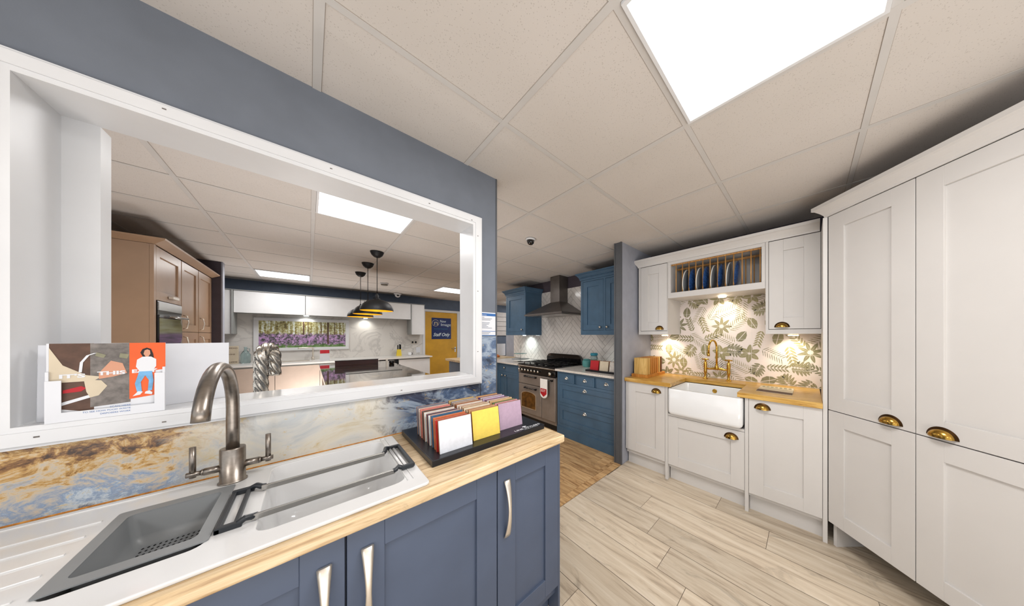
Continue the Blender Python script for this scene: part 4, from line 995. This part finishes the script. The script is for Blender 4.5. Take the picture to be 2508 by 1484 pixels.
m = MB(); m.tube([(-3.62, .20, .90), (-3.62, .20, 1.13)], .003, 8).tube([(-3.62 + .022 * math.cos(q), .20, 1.15 + .022 * math.sin(q)) for q in [2 * PI * i / 14 for i in range(15)]], .003, 6); part(t, 'pole', m, 'steel')

# oak peninsula behind partition
t = thing('peninsula_unit', 'grey-blue cabinet peninsula with oak top beyond the blue kitchen', 'cabinet', FW, 2.4, 4.7, 0)
m = MB(); m.box(1.87, 2.96, 4.46, 5.0, .10, .868); part(t, 'carcass', m, 'wall_blue')
m = MB(); shaker(m, 1.90, 2.28, .14, .85, 4.45, .012, .07); part(t, 'end_panel', m, 'wall_blue')
m = MB(); m.box(1.90, 2.95, 4.5, 4.96, 0, .10); part(t, 'plinth', m, 'wall_blue')
m = MB(); m.box(1.82, 2.97, 4.40, 5.06, .870, .908); part(t, 'top', m, 'oak_top', bevel=.002)
m = MB(); m.box(2.86, 3.07, 4.935, 4.945, .9085, 1.17); solo('display_card', 'white card standing on the oak peninsula top beyond the blue kitchen', 'card', FW, m, 'board_white')
m = MB(); m.loft([[(2.66 + .06 * math.cos(q) * s_, 4.62 + .10 * math.sin(q) * s_, .9085 + h_) for q in [2 * PI * i / 14 for i in range(14)]] for s_, h_ in ((.85, 0), (1, .012), (.95, .035), (.5, .055))]); solo('bread_board', 'small orange-brown wooden block on the oak peninsula top', 'block', FW, m, 'loaf')
t = thing('slatted_wall_panel', 'pale horizontal slatted panel on the far wall beyond the blue cabinet', 'wall panel', FW, 4.25, 7.08, 1.3)
for k_ in range(5):
    z0 = 1.36 + k_ * .149; m = MB(); m.box(3.8, 4.75, 7.07, 7.098, z0, z0 + .138); part(t, 'slat', m, 'slat')
for k_, (lx, ly) in enumerate(((4.1, 6.3), (4.45, 6.6), (4.6, 5.9))):
    t = thing('spotlight', ['ceiling spotlight nearest the blue wall cabinet, far room', 'middle ceiling spotlight in the far room', 'rear ceiling spotlight in the far room'][k_], 'spotlight', FW, lx, ly, CZ - .10, 'far room spotlights')
    m = MB(); m.lathe((lx, ly, CZ - .03), [(.03, 0), (.03, .028)], 12).tube([(lx, ly, CZ - .03), (lx, ly, CZ - .06)], .006, 8); part(t, 'mount', m, 'white_paint')
    m = MB(); m.lathe((lx, ly, CZ - .12), [(.035, 0), (.035, .02), (.02, .06)], 14); part(t, 'lamp', m, 'lamp_cool')

# dome cameras and smoke alarm
def dome(label, x, y, s, dark):
    t = thing('dome_camera', label, 'camera', FW, x, y, CZ - .07 * s)
    m = MB(); m.lathe((x, y, CZ - .022 * s), [(.05 * s, 0), (.058 * s, .006 * s), (.058 * s, .018 * s)], 24); part(t, 'base', m, 'white_paint')
    m = MB(); m.lathe((x, y, CZ - .074 * s), [(.004 * s, 0), (.022 * s, .004 * s), (.038 * s, .02 * s), (.046 * s, .052 * s)], 24); part(t, 'dome', m, 'black_gloss' if dark else 'white_paint')
    if not dark:
        m = MB(); m.lathe((x - .005, y - .034 * s, CZ - .058 * s), [(.004, 0), (.018 * s, .01), (.018 * s, .03), (.004, .04)], 12); part(t, 'lens', m, 'black')
dome('dark dome security camera on the ceiling between the hatch and the cream kitchen', 1.547, 2.02, .85, True)
dome('white dome security camera on the ceiling near the far wall above the white cupboards', 1.403, 6.80, 1.3, False)
t = thing('smoke_alarm', 'round white smoke alarm on the ceiling behind the pendant lamps', 'smoke alarm', FW, .96, 5.66, CZ - .05)
m = MB(); m.lathe((.96, 5.66, CZ - .022), [(.06, 0), (.062, .02)], 24); part(t, 'base', m, 'white_paint')
m = MB(); m.lathe((.96, 5.66, CZ - .045), [(.045, 0), (.052, .008), (.052, .021)], 24); part(t, 'cover', m, 'cream_dark')

# ================================================================== PENDANTS
def pendant(x, y):
    t = thing('pendant_lamp', 'black dome pendant lamp with gold inside, nearest the hatch of the row of three', 'pendant lamp', FW, x, y, 1.635, 'black dome pendant lamps over the island')
    m = MB(); m.lathe((x, y, CZ - .072), [(.008, 0), (.030, .008), (.052, .030), (.064, .060), (.066, .070)], 28); part(t, 'ceiling_rose', m, 'black_matt')
    m = MB(); m.tube([(x, y, CZ - .07), (x, y, 1.835)], .0035, 8); part(t, 'cord', m, 'black')
    m = MB(); m.norecalc = True; n = 12
    m.lathe((x, y, 1.635), [(.158 * math.cos(PI / 2 * i / n), .134 * math.sin(PI / 2 * i / n)) for i in range(n)] + [(.012, .134)], 40, False, True)
    m.mi = 1; m.lathe((x, y, 1.635), [(.012, .130)] + [(.154 * math.cos(PI / 2 * i / n), .129 * math.sin(PI / 2 * i / n)) for i in range(n - 1, -1, -1)] , 40, False, False)
    m.mi = 0; m.lathe((x, y, 1.635), [(.154, 0), (.158, 0)], 40, False, False)
    sh = part(t, 'shade', m, ['black_matt', 'gold'])
    m = MB(); m.lathe((x, y, 1.763), [(.030, 0), (.030, .012), (.016, .018), (.016, .05), (.008, .065), (.006, .075)], 20)
    for sg in (-1, 1): m.tube([(x + sg * .03, y, 1.772), (x + sg * .034, y, 1.786), (x + sg * .02, y, 1.798)], .003, 6)
    part(t, 'lamp_holder', m, 'black_matt')
    m = MB(); m.lathe((x, y, 1.665), [(.004, 0), (.024, .01), (.030, .03), (.022, .055), (.014, .075)], 16); part(t, 'bulb', m, 'lamp_warm'); return t
pt = pendant(.545, 3.62)
dup(pt, FW, .545, 4.28, 1.635, 'black dome pendant lamp with gold inside, middle one of the row of three')
dup(pt, FW, .545, 4.98, 1.635, 'black dome pendant lamp with gold inside, farthest from the hatch in the row of three')

# ================================================================== ISLAND
t = thing('kitchen_island', 'island with glossy black gold-veined stone top under the pendant lamps', 'island', FW, .53, 4.2, 0)
m = MB(); m.box(.13, .93, 3.12, 5.32, .08, .868); part(t, 'cabinet', m, 'cashmere')
m = MB(); m.box(.16, .90, 3.16, 5.28, 0, .08); part(t, 'plinth', m, 'cream_dark')
m = MB(); m.box(.098, .965, 3.075, 5.38, .870, .902); part(t, 'top', m, 'black_marble', bevel=.002)
m = MB(); m.box(.29, .84, 3.82, 4.30, .9025, .906); solo('hob', 'flat dark glass induction hob on the black island top', 'hob', FW, m, 'black_gloss')
t = thing('downdraft_extractor', 'raised dark brown glass extractor panel standing across the black island top', 'extractor', FW, .45, 4.36, .903)
m = MB(); m.box(.245, .728, 4.745, 4.775, .9025, .988); part(t, 'glass_panel', m, 'dark_glass', bevel=.001)
m = MB(); m.box(.241, .732, 4.742, 4.778, 0.988, .994); part(t, 'top_edge', m, 'black_gloss')
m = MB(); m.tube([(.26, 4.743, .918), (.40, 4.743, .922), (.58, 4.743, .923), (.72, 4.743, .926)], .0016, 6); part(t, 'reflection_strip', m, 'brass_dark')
t = thing('socket_tower', 'small pop-up socket on the far right of the black island top', 'socket', FW, .955, 4.8, .903)
m = MB(); m.lathe((.90, 4.75, .9025), [(.035, 0), (.035, .05), (.03, .055)], 16); part(t, 'body', m, 'black_gloss')
m = MB(); m.box(.82, .845, 4.70, 4.73, .9025, .985); part(t, 'post', m, 'nickel')

# ================================================================== TWISTED TAP behind hatch
t = thing('kitchen_counter', 'white counter hidden below the hatch sill on the far side of the partition', 'counter', FW, .1, 1.95, 0)
m = MB(); m.box(-.9, .78, 1.60, 2.18, .1, .84); part(t, 'cabinet', m, 'white_unit'); m = MB(); m.box(-.9, .78, 1.66, 2.12, 0, .1); part(t, 'plinth', m, 'cream_dark')
m = MB(); m.box(-.92, .80, 1.562, 2.20, .84, .87); part(t, 'top', m, 'quartz_white')
t = thing('twisted_tap', 'tall twisted chrome rope-style tap seen through the hatch behind the steel tap', 'tap', FW, -.163, 1.93, .87)
def rope(mb, pts, R, strands=6, turns=10):
    pts = [Vector(p) for p in pts]; n = len(pts); up = Vector((1, 0, 0)); ln = sum((pts[i + 1] - pts[i]).length for i in range(n - 1)); acc = 0; seg = strands * 6; loops = []; mb.sm = True
    for i, p in enumerate(pts):
        tg = (pts[min(i + 1, n - 1)] - pts[max(i - 1, 0)]).normalized(); a = (up - tg * up.dot(tg)).normalized(); b = tg.cross(a); up = a
        if i: acc += (pts[i] - pts[i - 1]).length
        ph = 2 * PI * turns * acc / ln / strands * 1.0
        loops.append([tuple(p + (R * (1 + .15 * math.cos(strands * (2 * PI * k / seg) + ph * strands))) * (a * math.cos(2 * PI * k / seg) + b * math.sin(2 * PI * k / seg))) for k in range(seg)])
    mb.loft(loops)
m = MB(); pts = [(-.165, 1.93, .871 + .0085 * i) for i in range(43)]; z0 = pts[-1][2]; R0 = .034
for i in range(1, 25):
    a = PI * i / 24; pts.append((-.165 + .018 * (1 - math.cos(a)), 1.93 + R0 * 1.3 * (1 - math.cos(a)), z0 + .056 * math.sin(a)))
for i in range(1, 12): pts.append((-.165 + .036, 1.93 + R0 * 2.6, z0 - .0085 * i))
rope(m, pts, .0225, 6, 13); part(t, 'spout', m, 'chrome')
m = MB(); m.lathe((-.165, 1.93, .8705), [(.035, 0), (.035, .006), (.026, .010)], 24); part(t, 'base', m, 'chrome')

# ================================================================== TAUPE TALL UNITS (FT: u=y, v=-(x+.885))
t0 = thing('tall_cabinet', 'tall taupe oven housing cabinet with a built-in oven, nearest the hatch', 'cabinet', FT, 4.18, .28, 0, 'tall taupe cabinets')
m = MB(); m.box(3.905, 4.485, .022, .61, .10, 2.09); part(t0, 'carcass', m, 'taupe')
m = MB(); m.box(3.862, 3.903, 0, .02, 0, 2.095).box(3.864, 3.903, .02, .61, 0, 2.095); part(t0, 'end_panel', m, 'taupe', bevel=.001)
m = MB(); m.box(3.9, 4.485, .06, .07, 0, .1); part(t0, 'plinth', m, 'taupe')
def bowh(u, z0, z1):
    m = MB(); m.tube([(u, 0, z0), (u, -.02, z0 + .008), (u, -.03, (z0 + z1) / 2), (u, -.02, z1 - .008), (u, 0, z1)], .0055, 8); return m
m = MB(); shaker(m, 3.906, 4.482, 1.642, 2.088, 0, .02, .075); d = part(t0, 'door', m, 'taupe', bevel=.001)
m = MB(); m.box(4.15, 4.30, -.028, -.004, 1.675, 1.695); part(t0, 'handle', m, 'nickel', d)
m = MB(); shaker(m, 3.906, 4.482, .12, .98, 0, .02, .075); part(t0, 'door', m, 'taupe', bevel=.001)
to = thing('built_in_oven', 'black glass built-in oven with steel handle in the taupe housing', 'oven', FT, 4.19, .0, 1.0)
m = MB(); m.box(3.915, 4.475, -.004, .0205, .99, 1.636); part(to, 'frame', m, 'black_gloss')
m = MB(); m.box(3.925, 4.465, -.008, -.004, 1.56, 1.628); part(to, 'control_strip', m, 'steel')
m = MB(); m.box(3.925, 4.465, -.010, -.004, 1.0, 1.52); part(to, 'glass_door', m, 'black_gloss')
m = MB(); m.tube([(3.95, -.045, 1.507), (4.44, -.045, 1.507)], .009, 10).box(3.97, 3.985, -.045, -.01, 1.50, 1.514).box(4.405, 4.42, -.045, -.01, 1.50, 1.514); part(to, 'handle', m, 'steel')
for (a, b, lab) in ((4.495, 5.035, 'tall taupe cabinet with upper and lower doors, between the oven housing and the last one'), (5.042, 5.598, 'tall taupe cabinet with upper and lower doors, beside the dark wall end')):
    t = thing('tall_cabinet', lab, 'cabinet', FT, (a + b) / 2, .28, 0, 'tall taupe cabinets')
    m = MB(); m.box(a, b, .022, .61, .10, 2.09); part(t, 'carcass', m, 'taupe'); m = MB(); m.box(a, b, .06, .07, 0, .1); part(t, 'plinth', m, 'taupe')
    m = MB(); shaker(m, a + .008, b - .008, 1.384, 2.088, 0, .02, .075); d = part(t, 'door', m, 'taupe', bevel=.001); part(t, 'handle', bowh(a + .055, 1.412, 1.548), 'nickel', d)
    m = MB(); shaker(m, a + .008, b - .008, .12, 1.379, 0, .02, .075); d = part(t, 'door', m, 'taupe', bevel=.001); part(t, 'handle', bowh(a + .055, 1.20, 1.335), 'nickel', d)
m = MB(); m.sweep([(3.862, .60), (3.862, 0), (5.59, 0)], [(0, 2.096), (.006, 2.096), (.062, 2.128), (.066, 2.140), (0, 2.140)], 1); solo('cornice', 'taupe sloping cornice on top of the tall taupe cabinets', 'cornice', FT, m, 'taupe')

# ================================================================== BACK KITCHEN
YF = 6.75
def bridging(label, x0, x1, z0, z1, y0=YF, nm='wall_cabinet'):
    t = thing(nm, label, 'cabinet', FW, (x0 + x1) / 2, y0 + .17, z0, 'white handleless wall cabinets')
    m = MB(); m.box(x0 + .003, x1 - .003, y0 + .022, 7.075, z0, z1); part(t, 'carcass', m, 'grey_unit')
    m = MB(); m.box(x0 + .002, x1 - .002, y0, y0 + .02, z0 + .001, z1); part(t, 'door', m, 'white_unit', bevel=.001)
bridging('narrow white wall cabinet beside the dark wall end', -1.16, -.882, 1.375, 2.09)
bridging('long white bridging cupboard above the garden picture', -.862, -.056, 1.73, 2.09)
bridging('long white bridging cupboard behind the pendant lamps', -.054, .80, 1.73, 2.09)
bridging('long white bridging cupboard right of the pendant lamps', .802, 1.655, 1.73, 2.09)
bridging('narrow white wall cabinet beside the staff door', 1.672, 1.945, 1.375, 2.09)
m = MB(); m.box(-1.5, 1.95, 6.73, 7.075, 2.093, 2.105).box(-.882, -.864, 6.73, 7.07, 1.375, 2.092).box(1.656, 1.671, 6.73, 7.07, 1.375, 2.092); solo('cabinet_grey_rail', 'thin grey rail along the top of the white wall cabinets', 'rail', FW, m, 'grey_unit')  # plain grey strips along the cabinet tops and beside the end units
m = MB(); m.box(-1.5, 2.045, 7.076, 7.0985, .88, 1.76); solo('marble_panel', 'pale veined marble wall panel behind the white kitchen counter', 'wall panel', FW, m, 'marble')
for xx, lab in ((-.045, 'small light above the garden picture under the white cupboards'), (.844, 'small light right of the garden picture under the white cupboards')):
    m = MB(); m.lathe((xx, 6.93, 1.7215), [(.03, 0), (.034, .004), (.034, .008)], 16); solo('cupboard_light', lab, 'light', FW, m, 'lamp_cool', group='lights under the white cupboards')
    spot(xx, 6.93, 1.715, 5, (1, .97, .9), (xx, 7.09, 1.40), 120, .9)
def back_base(label, x0, x1, mat, handleless=True, z1=.852):
    t = thing('base_cabinet', label, 'cabinet', FW, (x0 + x1) / 2, 6.7, 0, 'handleless base cabinets')
    m = MB(); m.box(x0, x1, 6.37, 7.07, .1, z1); part(t, 'carcass', m, 'grey_unit')
    m = MB(); m.box(x0 + .002, x1 - .002, 6.35, 6.368, .12, z1 - .028); part(t, 'door', m, mat, bevel=.001)
    m = MB(); m.box(x0, x1, 6.40, 6.41, 0, .1); part(t, 'plinth', m, 'grey_unit')
back_base('cashmere handleless base cabinet behind the twisted tap', -.88, -.40, 'cashmere'); back_base('cashmere handleless base cabinet under the back sink', -.398, .128, 'cashmere')
back_base('cashmere handleless base cabinet hidden mostly behind the island', .130, 1.00, 'cashmere'); back_base('pale handleless base cabinet at the right end beside the staff door', 1.33, 1.945, 'white_unit')
t = thing('under_counter_oven', 'black under-counter oven between the pale base cabinets', 'oven', FW, 1.16, 6.7, 0)
m = MB(); m.box(1.003, 1.327, 6.37, 7.07, .0, .852); part(t, 'body', m, 'black_matt'); m = MB(); m.box(1.006, 1.324, 6.345, 6.369, .12, .848); part(t, 'glass_front', m, 'black_gloss')
m = MB(); m.box(-1.5, 1.985, 6.31, 7.075, .853, .879); solo('worktop', 'thin white worktop along the far wall under the garden picture', 'worktop', FW, m, 'quartz_white', bevel=.002)
# picture
t = thing('framed_picture', 'wide white-framed picture of purple rhododendrons in woodland on the marble wall', 'picture', FW, -.055, 7.06, 1.063)
m = MB(); x0, x1, z0, z1 = -.69, .580, 1.066, 1.674; m.box(x0, x1, 7.045, 7.075, z0, 1.122).box(x0, x1, 7.045, 7.075, 1.618, z1).box(x0, -.630, 7.045, 7.075, 1.122, 1.618).box(.526, x1, 7.045, 7.075, 1.122, 1.618); part(t, 'frame', m, 'white_gloss', bevel=.003)
m = MB(); m.box(-.630, .526, 7.055, 7.065, 1.122, 1.618); part(t, 'picture_panel', m, 'garden_picture')
for xx, w in ((.26, .012), (-.08, .010), (.16, .005), (.36, .005), (-.02, .004)):
    m = MB(); m.box(xx - w, xx + w, 7.053, 7.055, 1.18 if w > .011 else 1.36, 1.617); part(t, 'printed_trunk', m, 'brown_dark')
ZB = .880
t = thing('glass_bottle', 'pale blue glass flagon on the white counter left of the garden picture', 'bottle', FW, -.76, 6.9, ZB)
m = MB(); m.lathe((-.757, 6.9, ZB), [(.05, 0), (.056, .01), (.056, .14), (.035, .19), (.016, .22), (.016, .26), (.022, .275)], 20); part(t, 'body', m, 'glass_blue')
m = MB(); m.tube([(-.741, 6.9, ZB + .25), (-.715, 6.9, ZB + .245), (-.712, 6.9, ZB + .20), (-.725, 6.9, ZB + .185)], .005, 8); part(t, 'handle', m, 'glass_blue')
t = thing('lettered_board', 'cream wooden board with dark lettering standing beside the glass flagon', 'board', FW, -.88, 6.85, ZB)
m = MB(); m.box(-.945, -.822, 6.84, 6.86, ZB, ZB + .295); part(t, 'panel', m, 'cream_photo', bevel=.002)
m = MB(); text(m, 'BREAD', -.935, 6.839, ZB + .25, .03, .10); text(m, 'WINE', -.935, 6.839, ZB + .15, .025, .08); text(m, 'CHEESE', -.935, 6.839, ZB + .02, .03, .10); part(t, 'lettering', m, 'brown_dark')
t = thing('back_tap', 'angular steel tap at the sink under the garden picture', 'tap', FW, .03, 6.93, ZB)
m = MB(); m.tube([(.045, 6.93, ZB), (.045, 6.93, ZB + .225), (.03, 6.93, ZB + .24), (-.14, 6.91, ZB + .235), (-.145, 6.91, ZB + .215)], .012, 10); part(t, 'spout', m, 'nickel')
m = MB(); m.lathe((.045, 6.93, ZB), [(.022, 0), (.022, .05), (.014, .055)], 14); part(t, 'base', m, 'nickel')
m = MB(); m.box(-.42, .0, 6.62, 6.98, ZB - .0008, ZB + .002); solo('inset_sink', 'dark steel sink outline set in the white counter below the garden picture', 'sink', FW, m, 'nickel')
t = thing('price_card', 'white price card with red top band standing on the white counter', 'card', FW, .2, 6.55, ZB)
m = MB(); m.box(.130, .264, 6.55, 6.556, ZB, ZB + .205); part(t, 'card', m, 'paper'); m = MB(); m.box(.134, .260, 6.548, 6.5495, ZB + .135, ZB + .198); part(t, 'red_band', m, 'screen_red')
t = thing('knife_block', 'yellow and black knife set standing on the white counter near the socket', 'knife block', FW, 1.45, 6.9, ZB)
m = MB(); m.loft([[(1.40, 6.88, ZB), (1.50, 6.88, ZB), (1.50, 6.93, ZB), (1.40, 6.93, ZB)], [(1.415, 6.89, ZB + .15), (1.49, 6.89, ZB + .15), (1.49, 6.92, ZB + .15), (1.415, 6.92, ZB + .15)]]); part(t, 'block', m, 'yellow')
for xx, h in ((1.428, .25), (1.465, .27), (1.482, .26)):
    m = MB(); m.box(xx - .010, xx + .010, 6.895, 6.915, ZB + .151, ZB + h); part(t, 'knife_handle', m, 'black')
t = thing('mug', 'white mug on the white counter below the wall socket', 'mug', FW, 1.66, 6.85, ZB)
m = MB(); m.lathe((1.655, 6.85, ZB), [(.032, 0), (.038, .006), (.040, .075)], 18); part(t, 'body', m, 'white_ceramic')
m = MB(); m.tube([(1.69, 6.85, ZB + .06), (1.715, 6.85, ZB + .055), (1.715, 6.85, ZB + .025), (1.69, 6.85, ZB + .018)], .006, 8); part(t, 'handle', m, 'black')
t = thing('wall_socket', 'steel double wall socket on the marble panel above the mug', 'socket', FW, 1.80, 7.07, 1.15)
m = MB(); m.box(1.735, 1.875, 7.066, 7.0755, 1.145, 1.228); part(t, 'plate', m, 'nickel', bevel=.001); m = MB(); m.box(1.752, 1.79, 7.063, 7.066, 1.162, 1.212).box(1.82, 1.858, 7.063, 7.066, 1.162, 1.212); part(t, 'outlets', m, 'black_matt')
m = MB(); m.box(1.85, 1.945, 7.072, 7.0755, .93, 1.06); t = solo('small_notice', 'small white notice on the marble panel beside the staff door', 'notice', FW, m, 'paper')

# staff door
t = thing('door_1', '', '', FW, 2.45, 7.08, 0, kind='structure')
m = MB(); m.box(2.05, 2.848, 7.058, 7.098, .005, 1.968); leaf = part(t, 'leaf', m, 'door_yellow')
m = MB(); m.box(2.852, 2.92, 7.045, 7.098, 0, 2.03).box(1.99, 2.852, 7.045, 7.098, 1.972, 2.03).box(1.99, 2.046, 7.045, 7.098, 0, 1.972); part(t, 'frame', m, 'white_paint')
m = MB(); m.tube([(2.80, 7.056, 1.0), (2.80, 7.01, 1.0), (2.69, 7.01, 1.0)], .009, 8).box(2.785, 2.815, 7.053, 7.058, .90, 1.04); part(t, 'lever_handle', m, 'steel', leaf)
t = thing('door_sign', 'dark blue staff only sign with shop logo on the yellow wooden door', 'sign', FW, 2.44, 7.05, 1.26)
m = MB(); m.box(2.20, 2.688, 7.052, 7.0575, 1.26, 1.82); part(t, 'panel', m, 'ink_navy')
m = MB(); text(m, 'New', 2.40, 7.051, 1.70, .105, .15); text(m, 'Image', 2.42, 7.051, 1.61, .105, .25); part(t, 'shop_lettering', m, 'sign_white')
m = MB(); text(m, 'Staff Only', 2.235, 7.051, 1.34, .12, .42, shear=.35, bold=.002); part(t, 'staff_lettering', m, 'sign_white')
m = MB(); text(m, 'Showroom Department', 2.26, 7.051, 1.52, .035, .34); part(t, 'small_lettering', m, 'teal')
m = MB(); n = 28
for i in range(n):
    if i % 14 in (0,): continue
    a, b = 2 * PI * i / n + .3, 2 * PI * (i + 1) / n + .3
    m.poly([(2.295 + .088 * math.cos(a), 7.051, 1.685 + .088 * math.sin(a)), (2.295 + .088 * math.cos(b), 7.051, 1.685 + .088 * math.sin(b)), (2.295 + .076 * math.cos(b), 7.051, 1.685 + .076 * math.sin(b)), (2.295 + .076 * math.cos(a), 7.051, 1.685 + .076 * math.sin(a))])
text(m, 'n', 2.25, 7.051, 1.635, .17, .09, bold=.003); part(t, 'logo', m, 'sign_gold')

# ================================================================== WORLD, CAMERA
w = bpy.data.worlds.new('world'); SC.world = w; w.use_nodes = True
bg = w.node_tree.nodes['Background']; bg.inputs['Color'].default_value = (.97, .985, 1, 1); bg.inputs['Strength'].default_value = 1.3
cam = bpy.data.cameras.new('camera'); co = bpy.data.objects.new('camera', cam); COL.objects.link(co)
cam.sensor_width = 36; cam.lens = 610.3 / 2508 * 36; cam.shift_x = -(1392 - 1254) / 2508; cam.shift_y = (823 - 742) / 2508; cam.clip_start = .02; cam.clip_end = 60
co.location = (0, 0, CAMZ); co.rotation_euler = (PI / 2, 0, .76665 - PI / 2)
SC.camera = co
SC.view_settings.view_transform = 'Standard'; SC.view_settings.look = 'None'; SC.view_settings.exposure = 0.0; SC.view_settings.gamma = 1.0
SC.cycles.max_bounces = 5; SC.cycles.diffuse_bounces = 3; SC.cycles.glossy_bounces = 3; SC.cycles.transmission_bounces = 5
SC.cycles.sample_clamp_indirect = 6; SC.cycles.caustics_reflective = False; SC.cycles.caustics_refractive = False
SC.cycles.use_denoising = True; SC.cycles.use_adaptive_sampling = True; SC.cycles.adaptive_threshold = .06
